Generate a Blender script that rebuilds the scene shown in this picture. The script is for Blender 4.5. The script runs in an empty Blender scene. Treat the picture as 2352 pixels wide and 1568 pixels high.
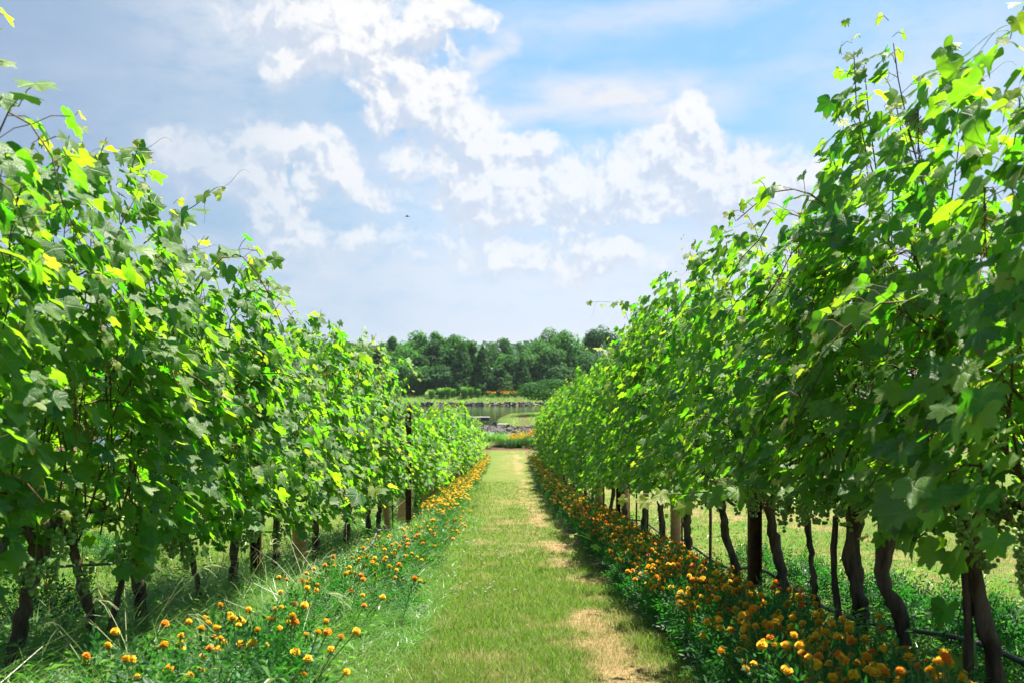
import bpy, math
import numpy as np
from math import radians, sin, cos, pi
rng = np.random.default_rng(7)
S = bpy.context.scene
COL = S.collection

# ------------------------------------------------------------------ camera
cd = bpy.data.cameras.new("camera"); cam = bpy.data.objects.new("camera", cd); COL.objects.link(cam)
cam.location = (0, 0, 0); cam.rotation_euler = (radians(90), 0, 0)
cd.sensor_width = 36; cd.lens = 36; cd.shift_y = 0.0326; cd.clip_start = 0.05; cd.clip_end = 9000
cd.dof.use_dof = True; cd.dof.focus_distance = 6.0; cd.dof.aperture_fstop = 6.3
S.camera = cam
S.render.engine = 'CYCLES'
S.view_settings.view_transform = 'Standard'; S.view_settings.look = 'None'
S.view_settings.gamma = 1; S.view_settings.exposure = 2.0
S.cycles.max_bounces = 7; S.cycles.diffuse_bounces = 4; S.cycles.glossy_bounces = 3
S.cycles.transmission_bounces = 5; S.cycles.transparent_max_bounces = 8; S.cycles.volume_bounces = 0
S.cycles.sample_clamp_indirect = 6; S.cycles.caustics_reflective = False; S.cycles.caustics_refractive = False

SUN = np.array([0.27, 0.24, 1.0]); SUN /= np.linalg.norm(SUN)
sl = bpy.data.lights.new("sun", 'SUN'); sl.energy = 4.8; sl.angle = radians(0.5); sl.color = (1, .94, .82)
so = bpy.data.objects.new("sun", sl); COL.objects.link(so)
from mathutils import Vector, Matrix
so.rotation_euler = Vector(SUN).to_track_quat('Z', 'Y').to_euler()

# ------------------------------------------------------------------ node helper
class NT:
    def __init__(s, nt): s.nt = nt
    def n(s, typ, ins=None, **props):
        nd = s.nt.nodes.new(typ)
        for k, v in props.items(): setattr(nd, k, v)
        for k, v in (ins or {}).items():
            sock = nd.inputs[k]
            if isinstance(v, bpy.types.NodeSocket): s.nt.links.new(v, sock)
            elif isinstance(v, bpy.types.Node): s.nt.links.new(v.outputs[0], sock)
            else: sock.default_value = v
        return nd
    def m(s, op, a, b=0.0, c=0.0, clamp=False):
        nd = s.n('ShaderNodeMath', {0: a, 1: b, 2: c}, operation=op); nd.use_clamp = clamp; return nd.outputs[0]
    def vm(s, op, a, b=(0, 0, 0)):
        return s.n('ShaderNodeVectorMath', {0: a, 1: b}, operation=op)
    def mix(s, f, a, b, blend='MIX'):
        nd = s.n('ShaderNodeMix', data_type='RGBA', blend_type=blend)
        for i, v in ((0, f), (6, a), (7, b)):
            if isinstance(v, bpy.types.NodeSocket): s.nt.links.new(v, nd.inputs[i])
            else: nd.inputs[i].default_value = v if i == 0 else (tuple(v) + (1,))[:4]
        return nd.outputs[2]
    def ss(s, x, lo, hi, a=0.0, b=1.0):
        return s.n('ShaderNodeMapRange', {0: x, 1: lo, 2: hi, 3: a, 4: b}, interpolation_type='SMOOTHSTEP').outputs[0]
    def noise(s, vec, scale, detail=4, rough=.5, dist=0.0, dims='3D'):
        return s.n('ShaderNodeTexNoise', {'Vector': vec, 'Scale': scale, 'Detail': detail, 'Roughness': rough, 'Distortion': dist}, noise_dimensions=dims)
    def link(s, a, b): s.nt.links.new(a, b)

# ------------------------------------------------------------------ sky
def px(x, y):                       # picture point (2352 wide) -> azimuth, elevation
    u, v = (x - 1176) / 2352, (860 - y) / 2352
    return math.atan(u), math.atan(v * cos(math.atan(u)))

W = bpy.data.worlds.new("World"); S.world = W; W.use_nodes = True
W.cycles.sampling_method = 'MANUAL'; W.cycles.sample_map_resolution = 512
w = NT(W.node_tree); W.node_tree.nodes.clear()
SKY_STRENGTH = 0.1
tc = w.n('ShaderNodeTexCoord').outputs['Generated']
sep = w.n('ShaderNodeSeparateXYZ', {0: tc})
az = w.m('ARCTAN2', sep.outputs[0], sep.outputs[1]); el = w.m('ARCSINE', sep.outputs[2])
P = w.n('ShaderNodeCombineXYZ', {0: az, 1: el, 2: 0.0}).outputs[0]
sky = w.n('ShaderNodeTexSky', sky_type='NISHITA', sun_disc=False, sun_elevation=math.asin(SUN[2]),
          sun_rotation=math.atan2(SUN[0], SUN[1]), altitude=50, air_density=1.0, dust_density=0.6, ozone_density=2.5)

def blob(g, vec, x, y, rx, ry, rot=0, k=1.0, bs=1.38):
    a, e = px(x, y)
    mp = g.n('ShaderNodeMapping', {'Vector': vec, 'Location': (a, e, 0), 'Rotation': (0, 0, radians(rot)),
                                   'Scale': (rx * bs / 2352, ry * bs / 2352, 1)}, vector_type='TEXTURE')
    l = g.vm('LENGTH', mp.outputs[0]).outputs['Value']
    return g.m('MULTIPLY', g.ss(l, 1.25, 0.0), k)

def group(name, fn):
    gt = bpy.data.node_groups.new(name, 'ShaderNodeTree')
    gt.interface.new_socket('P', in_out='INPUT', socket_type='NodeSocketVector')
    gt.interface.new_socket('D', in_out='OUTPUT', socket_type='NodeSocketFloat')
    g = NT(gt); gi = g.n('NodeGroupInput'); go = g.n('NodeGroupOutput')
    g.link(fn(g, gi.outputs[0]), go.inputs[0]); return gt

CUM = [  # heaped clouds: x, y, rx, ry, rotation (anticlockwise), weight
    (760, 40, 190, 110, 0, 1.0), (690, 20, 170, 100, 0, .9), (880, 105, 95, 90, 0, 1.05), (780, 120, 150, 70, 8, 1.0), (690, 150, 80, 45, 0, .8), (900, 180, 80, 35, 0, .8),
    (1010, 60, 80, 120, -28, 1.0), (1085, 25, 36, 60, 20, .8), (950, 170, 70, 45, 0, .8),
    (850, 235, 110, 55, -25, .75), (950, 255, 170, 75, -22, .9), (1070, 290, 175, 85, -28, 1.0), (1190, 345, 95, 60, -25, .8),
    (1560, 290, 60, 52, 0, 1.1), (1545, 350, 95, 65, 0, 1.0), (1490, 420, 160, 80, 0, 1.0), (1660, 410, 170, 85, -8, 1.0),
    (1820, 430, 170, 80, 0, 1.0), (1330, 430, 190, 75, 0, 1.0), (1130, 420, 200, 85, -12, 1.0), (1010, 390, 130, 60, -22, .85),
    (1060, 350, 60, 45, 0, .85), (1210, 480, 250, 60, -5, .8), (1560, 470, 330, 45, 0, .8),
    (470, 370, 110, 70, -30, .8), (570, 420, 150, 90, -38, .9), (660, 500, 110, 80, -50, .8), (620, 500, 150, 100, -40, .6),
    (630, 330, 80, 55, 0, .75), (790, 400, 110, 40, -28, .9), (720, 430, 60, 36, -20, .75), (720, 350, 120, 50, -25, .6),
    (1370, 575, 170, 52, -12, .85), (1200, 600, 190, 50, 0, .75), (1260, 510, 110, 32, 0, .7), (1060, 565, 170, 48, 0, .6), (880, 560, 160, 50, 0, .5),
]
CIR = [  # thin clouds
    (1075, 145, 160, 24, 28, 1.0), (1160, 105, 50, 24, 25, .95), (1420, 225, 270, 58, -2, 1.2), (1270, 245, 220, 34, 8, .9), (1360, 172, 60, 20, 8, .5),
    (1500, 30, 440, 45, 6, .65), (1250, 70, 220, 60, 0, .4), (1950, 130, 320, 30, 6, .5), (2200, 200, 330, 220, 0, .6), (1700, 330, 180, 20, 4, .5),
    (560, 40, 260, 190, 0, .7), (1000, 215, 140, 34, 15, .6), (640, 300, 420, 260, -20, .35), (1250, 470, 700, 170, -3, .6), (1300, 620, 900, 140, 0, .7),
]
def chain(g, acc, q):                # keeps the shader's evaluation in sequence (small stack)
    return g.n('ShaderNodeVectorMath', {0: acc, 1: (1e-6, 1e-6, 0), 2: q}, operation='MULTIPLY_ADD').outputs[0]
def cum_density(g, vec):
    wn = g.noise(vec, 11, 4, .6, dims='2D')
    wv = g.vm('MULTIPLY', g.vm('SUBTRACT', wn.outputs['Color'], (.5, .5, .5)), (.075, .06, 0))
    q = g.vm('ADD', vec, wv.outputs[0]).outputs[0]
    acc = None
    for b in CUM:
        v = blob(g, q if acc is None else chain(g, acc, q), *b)
        acc = v if acc is None else g.m('SMOOTH_MAX', acc, v, .18)
    n1 = g.m('SUBTRACT', g.noise(q, 20, 8, .60, dims='2D').outputs['Fac'], .5)
    q2 = g.vm('ADD', q, g.vm('MULTIPLY', g.vm('SUBTRACT', g.noise(vec, 60, 2, .5, dims='2D').outputs['Color'], (.5, .5, .5)), (.016, .016, 0)).outputs[0]).outputs[0]
    v1 = g.n('ShaderNodeTexVoronoi', {'Vector': q2, 'Scale': 34.0}, feature='F1', voronoi_dimensions='2D').outputs[0]
    v2 = g.n('ShaderNodeTexVoronoi', {'Vector': q2, 'Scale': 88.0}, feature='F1', voronoi_dimensions='2D').outputs[0]
    bil = g.m('ADD', g.m('MULTIPLY', g.m('SUBTRACT', .45, v1), .42), g.m('MULTIPLY', g.m('SUBTRACT', .45, v2), .22))
    n = g.m('ADD', g.m('MULTIPLY', n1, 1.0), bil)
    return g.m('ADD', acc, g.m('MULTIPLY', n, g.ss(acc, .0, .35, .0, 1.0)))
def cir_density(g, vec):
    mp = g.n('ShaderNodeMapping', {'Vector': vec, 'Rotation': (0, 0, radians(-14)), 'Scale': (1, 2.6, 1)}).outputs[0]
    wn = g.noise(mp, 9, 3, .5, dims='2D')
    q = g.vm('ADD', vec, g.vm('MULTIPLY', g.vm('SUBTRACT', wn.outputs['Color'], (.5, .5, .5)), (.05, .03, 0)).outputs[0]).outputs[0]
    acc = None
    for b in CIR:
        v = blob(g, q if acc is None else chain(g, acc, q), *b)
        acc = v if acc is None else g.m('MAXIMUM', acc, v)
    n1 = g.noise(mp, 20, 8, .62, dims='2D').outputs['Fac']
    return g.m('MULTIPLY', acc, g.ss(n1, .15, .62, .35, 1.1))
def billow(g, vec):                 # small heaps on the cloud tops
    q2 = g.vm('ADD', vec, g.vm('MULTIPLY', g.vm('SUBTRACT', g.noise(vec, 26, 4, .6, dims='2D').outputs['Color'], (.5, .5, .5)), (.05, .05, 0)).outputs[0]).outputs[0]
    v1 = g.n('ShaderNodeTexVoronoi', {'Vector': q2, 'Scale': 30.0, 'Smoothness': .5}, feature='SMOOTH_F1', voronoi_dimensions='2D').outputs[0]
    v2 = g.n('ShaderNodeTexVoronoi', {'Vector': q2, 'Scale': 75.0, 'Smoothness': .4}, feature='SMOOTH_F1', voronoi_dimensions='2D').outputs[0]
    n = g.m('MULTIPLY', g.noise(vec, 24, 7, .58, dims='2D').outputs['Fac'], 1.4)
    return g.m('ADD', n, g.m('ADD', g.m('MULTIPLY', v1, -.75), g.m('MULTIPLY', v2, -.35)))
gb_ = group('cloud_billow', billow)
gc = group('cumulus_density', cum_density); gr = group('cirrus_density', cir_density)
def inst(g, vec):
    nd = w.n('ShaderNodeGroup'); nd.node_tree = g; w.link(vec, nd.inputs[0]); return nd.outputs[0]
D0 = inst(gc, P)
D1 = inst(gc, w.vm('ADD', chain(w, D0, P), (.007, .017, 0)).outputs[0])
Cc = inst(gr, chain(w, D1, P))
B0 = inst(gb_, chain(w, Cc, P)); B1 = inst(gb_, w.vm('ADD', chain(w, B0, P), (.004, .008, 0)).outputs[0])
k = 1 / SKY_STRENGTH
E = 1 / (2 ** S.view_settings.exposure)          # sky radiance stays physical relative to the exposure
def rad(r, g_, b): return (r * k * E, g_ * k * E, b * k * E)
# clear air: Nishita tinted, whitening to the horizon
base = w.mix(.82, sky.outputs[0], rad(.19, .48, .80))
hz = w.m('MULTIPLY', w.ss(el, .19, -.01), w.ss(w.m('ABSOLUTE', az), .6, 1.3, 1.0, .3))  # whitening held back outside the view: darker unseen horizon added for deeper shadows
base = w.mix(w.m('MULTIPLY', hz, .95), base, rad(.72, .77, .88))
veil = w.noise(P, 3.0, 3, .5, dims='2D').outputs['Fac']
lv = w.m('MULTIPLY', w.ss(az, .03, -.25), w.ss(veil, .15, .5, .7, 1.0))          # grey-blue cloud veil to the west
base = w.mix(w.m('MULTIPLY', lv, .85), base, rad(.33, .53, .74))
base = w.mix(w.m('MULTIPLY', w.m('MULTIPLY', w.ss(az, -.18, -.46), w.ss(el, .02, .12)), .55), base, rad(.34, .42, .60))
edge = w.m('MULTIPLY', w.ss(el, .02, .10), w.m('MULTIPLY', w.ss(az, .10, .24), w.ss(el, .24, .10)))
base = w.mix(w.m('MULTIPLY', edge, .6), base, rad(.60, .63, .75))
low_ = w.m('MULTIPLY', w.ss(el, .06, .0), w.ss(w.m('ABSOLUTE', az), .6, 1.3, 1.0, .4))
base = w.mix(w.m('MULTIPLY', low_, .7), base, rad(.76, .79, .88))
soft = w.m('MULTIPLY', w.ss(w.noise(w.vm('MULTIPLY', P, (1, 2.4, 1)).outputs[0], 7, 6, .55, dims='2D').outputs['Fac'], .45, .7), w.m('MULTIPLY', w.ss(el, .36, .15), w.ss(el, -.01, .04)))
base = w.mix(w.m('MULTIPLY', soft, .35), base, rad(.74, .79, .90))
c1 = w.mix(w.m('MULTIPLY', Cc, .85, clamp=True), base, rad(.84, .87, .94))
alpha = w.ss(D0, .14, .66)
relief = w.m('SUBTRACT', D0, D1)
lit = w.ss(w.m('ADD', w.m('MULTIPLY', relief, .55), w.m('MULTIPLY', w.m('SUBTRACT', B0, B1), 1.15)), -.42, .20)
deep = w.ss(relief, .05, -.30)
ccol = w.mix(lit, rad(.70, .77, .885), rad(.985, .985, .99))
ccol = w.mix(w.m('MULTIPLY', deep, .8), ccol, rad(.62, .70, .84))
low = w.ss(el, .32, .08, 1.0, .62)                # low clouds are seen through more air
right = w.ss(az, .30, .42, 1.0, .35)
left_ = w.ss(az, -.17, -.30, 1.0, .55)
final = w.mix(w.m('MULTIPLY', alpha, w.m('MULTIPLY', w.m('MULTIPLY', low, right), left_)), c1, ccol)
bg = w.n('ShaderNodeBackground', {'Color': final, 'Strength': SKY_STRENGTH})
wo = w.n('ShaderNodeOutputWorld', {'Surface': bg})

# ------------------------------------------------------------------ mesh helpers
def link(name, me, parent=None, loc=None):
    o = bpy.data.objects.new(name, me); COL.objects.link(o)
    if parent is not None: o.parent = parent
    if loc is not None: o.location = loc
    return o
def mesh(name, V, F, mats, smooth=False, midx=None, attrs=None):
    V = np.asarray(V, float).reshape(-1, 3)
    if not isinstance(F, list): F = [F]
    F = [np.asarray(f, int) for f in F if len(f)]
    me = bpy.data.meshes.new(name)
    me.vertices.add(len(V)); me.vertices.foreach_set('co', V.astype(np.float32).ravel())
    lt = np.concatenate([np.full(len(f), f.shape[1]) for f in F]); lv_ = np.concatenate([f.ravel() for f in F])
    me.loops.add(len(lv_)); me.loops.foreach_set('vertex_index', lv_.astype(np.int32))
    me.polygons.add(len(lt)); st = np.concatenate([[0], np.cumsum(lt)[:-1]])
    me.polygons.foreach_set('loop_start', st.astype(np.int32)); me.polygons.foreach_set('loop_total', lt.astype(np.int32))
    me.polygons.foreach_set('use_smooth', np.full(len(lt), bool(smooth)))
    if midx is not None: me.polygons.foreach_set('material_index', np.asarray(midx, np.int32))
    for nm, a in (attrs or {}).items():
        a = np.asarray(a, np.float32)
        if a.ndim == 1: me.attributes.new(nm, 'FLOAT', 'POINT').data.foreach_set('value', a)
        else: me.attributes.new(nm, 'FLOAT_VECTOR', 'POINT').data.foreach_set('vector', a.ravel())
    for m in (mats if isinstance(mats, (list, tuple)) else [mats]): me.materials.append(m)
    me.update(); me.validate()
    return me
class MB:                                   # gathers pieces of one mesh
    def __init__(s): s.V = []; s.F = {}; s.M = {}; s.n = 0; s.A = {}
    def add(s, V, F, m=0, **at):
        V = np.asarray(V, float).reshape(-1, 3)
        for f in (F if isinstance(F, list) else [F]):
            f = np.asarray(f, int)
            if len(f):
                s.F.setdefault(f.shape[1], []).append(f + s.n); s.M.setdefault(f.shape[1], []).append(np.full(len(f), m))
        s.V.append(V); s.n += len(V)
        for kx, a in at.items(): s.A.setdefault(kx, []).append(np.broadcast_to(np.asarray(a, float), (len(V),) + np.shape(a)[1:] if np.ndim(a) else (len(V),)))
        return s
    def me(s, name, mats, smooth=False):
        ks = sorted(s.F)
        return mesh(name, np.vstack(s.V), [np.vstack(s.F[q]) for q in ks], mats, smooth,
                    np.concatenate([np.concatenate(s.M[q]) for q in ks]), {q: np.concatenate(a) for q, a in s.A.items()})
def tag(o, label=None, cat=None, group=None, kind=None):
    for kx, v in (('label', label), ('category', cat), ('group', group), ('kind', kind)):
        if v: o[kx] = v
    return o
def empty(name, loc, label=None, cat=None, group=None):
    o = link(name, None, None, loc); o.empty_display_size = .1; return tag(o, label, cat, group)
def nrm(v): return v / np.maximum(np.linalg.norm(v, axis=-1, keepdims=True), 1e-9)
def tube(P_, R, n=6, cap=True, wob=0.0):
    P_ = np.asarray(P_, float); R = np.broadcast_to(np.asarray(R, float), (len(P_),))
    T = nrm(np.gradient(P_, axis=0)); ref = np.array([.31, .94, .11]) if abs(T[0][2]) > .7 else np.array([.05, .1, 1.0])
    A = nrm(np.cross(T, ref)); B = np.cross(T, A)
    th = np.linspace(0, 2 * pi, n, endpoint=False)
    rr = R[:, None] * (1 + wob * rng.normal(size=(len(P_), n))) if wob else np.repeat(R[:, None], n, 1)
    V = P_[:, None] + rr[..., None] * (np.cos(th)[None, :, None] * A[:, None] + np.sin(th)[None, :, None] * B[:, None])
    V = V.reshape(-1, 3); i = np.arange(len(P_) - 1)[:, None] * n; j = np.arange(n)[None]; j2 = (j + 1) % n
    F = np.stack([i + j, i + j2, i + n + j2, i + n + j], -1).reshape(-1, 4)
    if not cap: return V, [F]
    V = np.vstack([V, P_[-1] + T[-1] * R[-1] * .4, P_[0]]); e = len(P_) * n; l = e - n; jj = np.arange(n); j3 = (jj + 1) % n
    F3 = np.vstack([np.stack([l + jj, l + j3, np.full(n, e)], -1), np.stack([j3, jj, np.full(n, e + 1)], -1)])
    return V, [F, F3]
BOXF = np.array([[0, 3, 2, 1], [4, 5, 6, 7], [0, 1, 5, 4], [1, 2, 6, 5], [2, 3, 7, 6], [3, 0, 4, 7]])
def box(x0, x1, y0, y1, z0, z1):
    return np.array([[x0, y0, z0], [x1, y0, z0], [x1, y1, z0], [x0, y1, z0], [x0, y0, z1], [x1, y0, z1], [x1, y1, z1], [x0, y1, z1]], float), BOXF
def spline(pts, n):                        # Catmull-Rom through points
    p = np.asarray(pts, float); p = np.vstack([2 * p[0] - p[1], p, 2 * p[-1] - p[-2]]); m = len(p) - 3
    t = np.linspace(0, m - 1e-6, n); i = t.astype(int); f = (t - i)[:, None]
    a, b, c, d = p[i], p[i + 1], p[i + 2], p[i + 3]
    return .5 * (2 * b + (c - a) * f + (2 * a - 5 * b + 4 * c - d) * f ** 2 + (3 * b - a - 3 * c + d) * f ** 3)
def hashn(i, j, s):
    h = np.sin(i * 127.1 + j * 311.7 + s * 74.7) * 43758.5453; return h - np.floor(h)
def vnoise(x, y, s=0):
    i, j = np.floor(x), np.floor(y); fx, fy = x - i, y - j; fx = fx * fx * (3 - 2 * fx); fy = fy * fy * (3 - 2 * fy)
    return (hashn(i, j, s) * (1 - fx) + hashn(i + 1, j, s) * fx) * (1 - fy) + (hashn(i, j + 1, s) * (1 - fx) + hashn(i + 1, j + 1, s) * fx) * fy
def fbm(x, y, s=0, o=4):
    r = 0; a = .5
    for q in range(o): r = r + a * vnoise(x * 2 ** q, y * 2 ** q, s + q); a *= .5
    return r / (1 - .5 ** o)
def ssf(x, a, b):
    t = np.clip((x - a) / (b - a), 0, 1); return t * t * (3 - 2 * t)
ORD = "first second third fourth fifth sixth seventh eighth ninth tenth eleventh twelfth thirteenth fourteenth fifteenth sixteenth seventeenth eighteenth nineteenth twentieth".split()
def ordinal(i):
    if i < 20: return ORD[i]
    t = ["twenty", "thirty", "forty", "fifty", "sixty", "seventy"][(i + 1) // 10 - 2]; r = (i + 1) % 10
    return t[:-1] + "ieth" if r == 0 else t + "-" + ORD[r - 1]

# ------------------------------------------------------------------ terrain
PY = [-80, -10, 0, 2, 4, 6, 8, 10, 13, 16.6, 25, 35, 48, 58, 64, 69, 73, 160, 164, 165.5, 170, 176, 220, 400, 3000, 9000]
PZ = [2.5, .0, -.78, -.97, -1.16, -1.38, -1.58, -1.74, -2.0, -2.3, -2.85, -3.4, -4.0, -4.25, -4.42, -4.85, -5.8, -5.9, -5.3, -4.45, -3.75, -3.6, -3.4, -3, -2, -2]
WATER = -4.86
def gz(x, y):
    x = np.asarray(x, float); y = np.asarray(y, float)
    z = sum(np.interp(y + d, PY, PZ) for d in (-.5, 0, .5)) / 3
    bx = 2.5 * (fbm(x * .08, y * .08, 5) - .5)
    # grassy tongue of land in the pond
    m = ssf(x + bx * .3, -3.6, .2) * ssf(y + .05 * x, 85.0, 87.2) * (1 - ssf(y, 112, 122))
    top = -4.78 + .5 * ssf(y, 87, 108) + .22 * ssf(x, -3, 4)
    z = z + (np.maximum(top, z) - z) * m
    return z + .02 * (fbm(x * .9, y * .9, 9) - .5) * np.clip(1 - y / 40, 0, 1)
def g1(x, y): return float(gz(x, y))
def dryness(x, y):
    t = np.interp(y, [4, 7, 12, 20, 47], [.46, .47, .42, .34, .22]) + .05 * np.sin(y * .75 + 1) + .04 * np.sin(y * 1.9)
    n = fbm(x * 2.2, y * 1.1, 3); n2 = fbm(x * 5, y * 3.2, 13); big = fbm(x * .7, y * .35, 21)
    tr = np.exp(-((x - t) / .13) ** 2) * ssf(n * .5 + n2 * .5, .42, .60) * .75
    gen = ssf(n * .2 + n2 * .8, .50, .72) * .40 + .16 * ssf(big, .42, .65)
    right = ssf(x, 2.1, 2.8) * (.0 + .42 * ssf(n, .48, .72))
    return np.clip(tr + gen * ssf(x, -1.0, -.2) + right + .15 * n2, 0, 1)
def soilness(x, y):
    n = fbm(x * 4, y * 4, 31)
    bed = ssf(x, .60 + .1 * n, .72 + .1 * n) * (1 - ssf(x, 1.5, 1.75)) * (1 - ssf(y, 12, 26) * .4)
    lb = (1 - ssf(np.abs(x + 1.55), .2, .5)) * .45
    mulch = ssf(y, 57.5, 58.2) * (1 - ssf(y, 62.5, 64))
    return np.clip(np.maximum(np.maximum(bed * .95, lb), mulch * (y > 50)), 0, 1)

# ------------------------------------------------------------------ materials
def mat(name):
    m = bpy.data.materials.new(name); m.use_nodes = True; m.node_tree.nodes.clear(); t = NT(m.node_tree)
    return m, t, t.n('ShaderNodeOutputMaterial')
def attr(t, nm, out='Fac'): return t.n('ShaderNodeAttribute', attribute_name=nm, attribute_type='GEOMETRY').outputs[out]
def simple(name, c1, c2, scale=8, rough=.8, bump=.0, bscale=None, detail=6, spec=.3, stretch=(1, 1, 1), metal=0.0):
    c1, c2 = [tuple(.70 * q for q in c_) for c_ in (c1, c2)]
    m, t, o = mat(name); c = t.n('ShaderNodeTexCoord').outputs['Object']
    v = t.vm('MULTIPLY', c, stretch).outputs[0]
    f = t.ss(t.noise(v, scale, detail, .6).outputs['Fac'], .3, .7)
    b = t.n('ShaderNodeBsdfPrincipled', {'Base Color': t.mix(f, c1, c2), 'Roughness': rough, 'Specular IOR Level': spec, 'Metallic': metal})
    if bump:
        bn = t.n('ShaderNodeBump', {'Height': t.noise(v, bscale or scale * 3, 6, .65).outputs['Fac'], 'Strength': 1.0, 'Distance': bump}); t.link(bn.outputs[0], b.inputs['Normal'])
    t.link(b.outputs[0], o.inputs[0]); return m
def leafy(name, dark, light, young, tdark, tlight, tyoung, trans=.42, rough=.45, spec=.45, vein=0.0, back=None):
    """foliage: attribute rnd picks the leaf's own colour, yg how young it is, lf its own flat coordinates"""
    dark, light, young = [tuple(.66 * q for q in c_) for c_ in (dark, light, young)]; tdark, tlight, tyoung = [tuple(.74 * q for q in c_) for c_ in (tdark, tlight, tyoung)]
    m, t, o = mat(name); r = attr(t, 'rnd'); y = attr(t, 'yg')
    c = t.mix(y, t.mix(r, dark, light), young); tcol = t.mix(y, t.mix(r, tdark, tlight), tyoung)
    if back is not None:
        gb = t.n('ShaderNodeNewGeometry').outputs['Backfacing']; c = t.mix(gb, c, back)
    nrm_in = None
    if vein:
        lf = t.n('ShaderNodeSeparateXYZ', {0: attr(t, 'lf', 'Vector')})
        ang = t.m('ARCTAN2', lf.outputs[0], lf.outputs[1]); rad_ = t.m('SQRT', t.m('ADD', t.m('MULTIPLY', lf.outputs[0], lf.outputs[0]), t.m('MULTIPLY', lf.outputs[1], lf.outputs[1])))
        d = t.m('MULTIPLY', t.m('PINGPONG', ang, radians(26)), rad_)
        vn = t.ss(d, .035, .0)
        sec = t.m('PINGPONG', t.m('ADD', rad_, t.m('MULTIPLY', t.m('PINGPONG', ang, radians(26)), -.35)), .07)
        vs = t.m('MULTIPLY', t.ss(sec, .014, .0), .5)
        vv = t.m('MAXIMUM', vn, vs)
        c = t.mix(t.m('MULTIPLY', vv, vein), c, (.16, .26, .07)); tcol = t.mix(t.m('MULTIPLY', vv, vein), tcol, (.30, .42, .06))
        pn = t.noise(attr(t, 'lf', 'Vector'), 9, 2, .5).outputs['Fac']
        h = t.m('ADD', t.m('MULTIPLY', vv, -1.0), t.m('MULTIPLY', pn, 1.2))
        old = t.m('MULTIPLY', t.ss(t.m('ADD', rad_, t.m('MULTIPLY', pn, .5)), .86, 1.08), t.ss(t.noise(attr(t, 'lf', 'Vector'), .9, 1, .5).outputs['Fac'], .52, .66))
        c = t.mix(t.m('MULTIPLY', old, .75), c, (.17, .11, .035)); tcol = t.mix(t.m('MULTIPLY', old, .75), tcol, (.28, .16, .03))
        nrm_in = t.n('ShaderNodeBump', {'Height': h, 'Strength': .35, 'Distance': .004}).outputs[0]
    b = t.n('ShaderNodeBsdfPrincipled', {'Base Color': c, 'Roughness': rough, 'Specular IOR Level': spec})
    tr = t.n('ShaderNodeBsdfTranslucent', {'Color': tcol})
    if nrm_in is not None: t.link(nrm_in, b.inputs['Normal'])
    mx = t.n('ShaderNodeMixShader', {0: trans, 1: b.outputs[0], 2: tr.outputs[0]}); t.link(mx.outputs[0], o.inputs[0]); return m

M_leaf = leafy('vine_leaf', (.028, .106, .008), (.130, .255, .020), (.32, .38, .03), (.07, .50, .004), (.42, .84, .012), (.70, .76, .03), .52, .50, .50, .40, (.11, .21, .07))
M_far = leafy('tree_leaf', (.016, .062, .018), (.050, .125, .026), (.10, .16, .03), (.03, .14, .012), (.08, .26, .02), (.14, .30, .02), .30, .65, .15)
M_mari = leafy('marigold_leaf', (.018, .085, .022), (.040, .150, .030), (.1, .2, .03), (.03, .26, .02), (.08, .42, .03), (.2, .4, .03), .38, .55, .35)
M_blade = leafy('grass_blade', (.070, .180, .012), (.165, .290, .024), (.56, .44, .20), (.13, .42, .02), (.32, .54, .03), (.50, .40, .17), .38, .55, .25)
M_tall = leafy('tall_grass_blade', (.045, .170, .016), (.135, .31, .030), (.46, .42, .20), (.08, .50, .02), (.28, .66, .04), (.5, .48, .22), .38, .42, .5)
M_stem = simple('green_stem', (.10, .20, .03), (.16, .24, .05), 20, .6)
M_cane = simple('cane_bark', (.10, .055, .022), (.17, .10, .04), 30, .75, .002)
M_dry = simple('dried_stalk', (.16, .07, .03), (.26, .12, .05), 20, .9)
M_bark = simple('vine_bark', (.050, .033, .022), (.20, .135, .095), 26, .92, .016, 34, 8, .15, (1, 1, .22))
M_tbark = simple('tree_bark', (.05, .04, .03), (.12, .09, .07), 6, .9, .05, 10, 6, .15, (1, 1, .3))
M_rust = simple('rusty_steel', (.06, .028, .015), (.20, .085, .036), 18, .85, .003, 60, 8, .3, metal=.25)
M_clip = simple('wire_clip', (.42, .36, .20), (.52, .45, .28), 10, .5, metal=.3)
M_hose = simple('drip_hose', (.045, .045, .05), (.09, .09, .095), 12, .45, spec=.5)
M_hose2 = simple('weathered_hose', (.11, .11, .11), (.18, .18, .18), 9, .6, spec=.4)
M_wire = simple('trellis_steel', (.30, .30, .30), (.42, .42, .42), 9, .4, metal=.7)
M_guard = simple('tree_guard_plastic', (.52, .26, .105), (.66, .36, .16), 5, .6)
M_grape = None
def _grape():
    m, t, o = mat('green_grape'); r = attr(t, 'rnd')
    b = t.n('ShaderNodeBsdfPrincipled', {'Base Color': t.mix(r, (.10, .20, .03), (.20, .29, .06)), 'Roughness': .35, 'Subsurface Weight': .35, 'Subsurface Radius': (.004, .006, .002), 'Subsurface Scale': 1.0})
    t.link(b.outputs[0], o.inputs[0]); return m
M_grape = _grape()
def petal(name, a, b_):
    a, b_ = [tuple(.80 * q for q in c_) for c_ in (a, b_)]
    m, t, o = mat(name); r = attr(t, 'rnd'); c = t.mix(r, a, b_)
    b = t.n('ShaderNodeBsdfPrincipled', {'Base Color': c, 'Roughness': .6, 'Specular IOR Level': .2}); tr = t.n('ShaderNodeBsdfTranslucent', {'Color': c})
    mx = t.n('ShaderNodeMixShader', {0: .3, 1: b.outputs[0], 2: tr.outputs[0]}); t.link(mx.outputs[0], o.inputs[0]); return m
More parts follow.
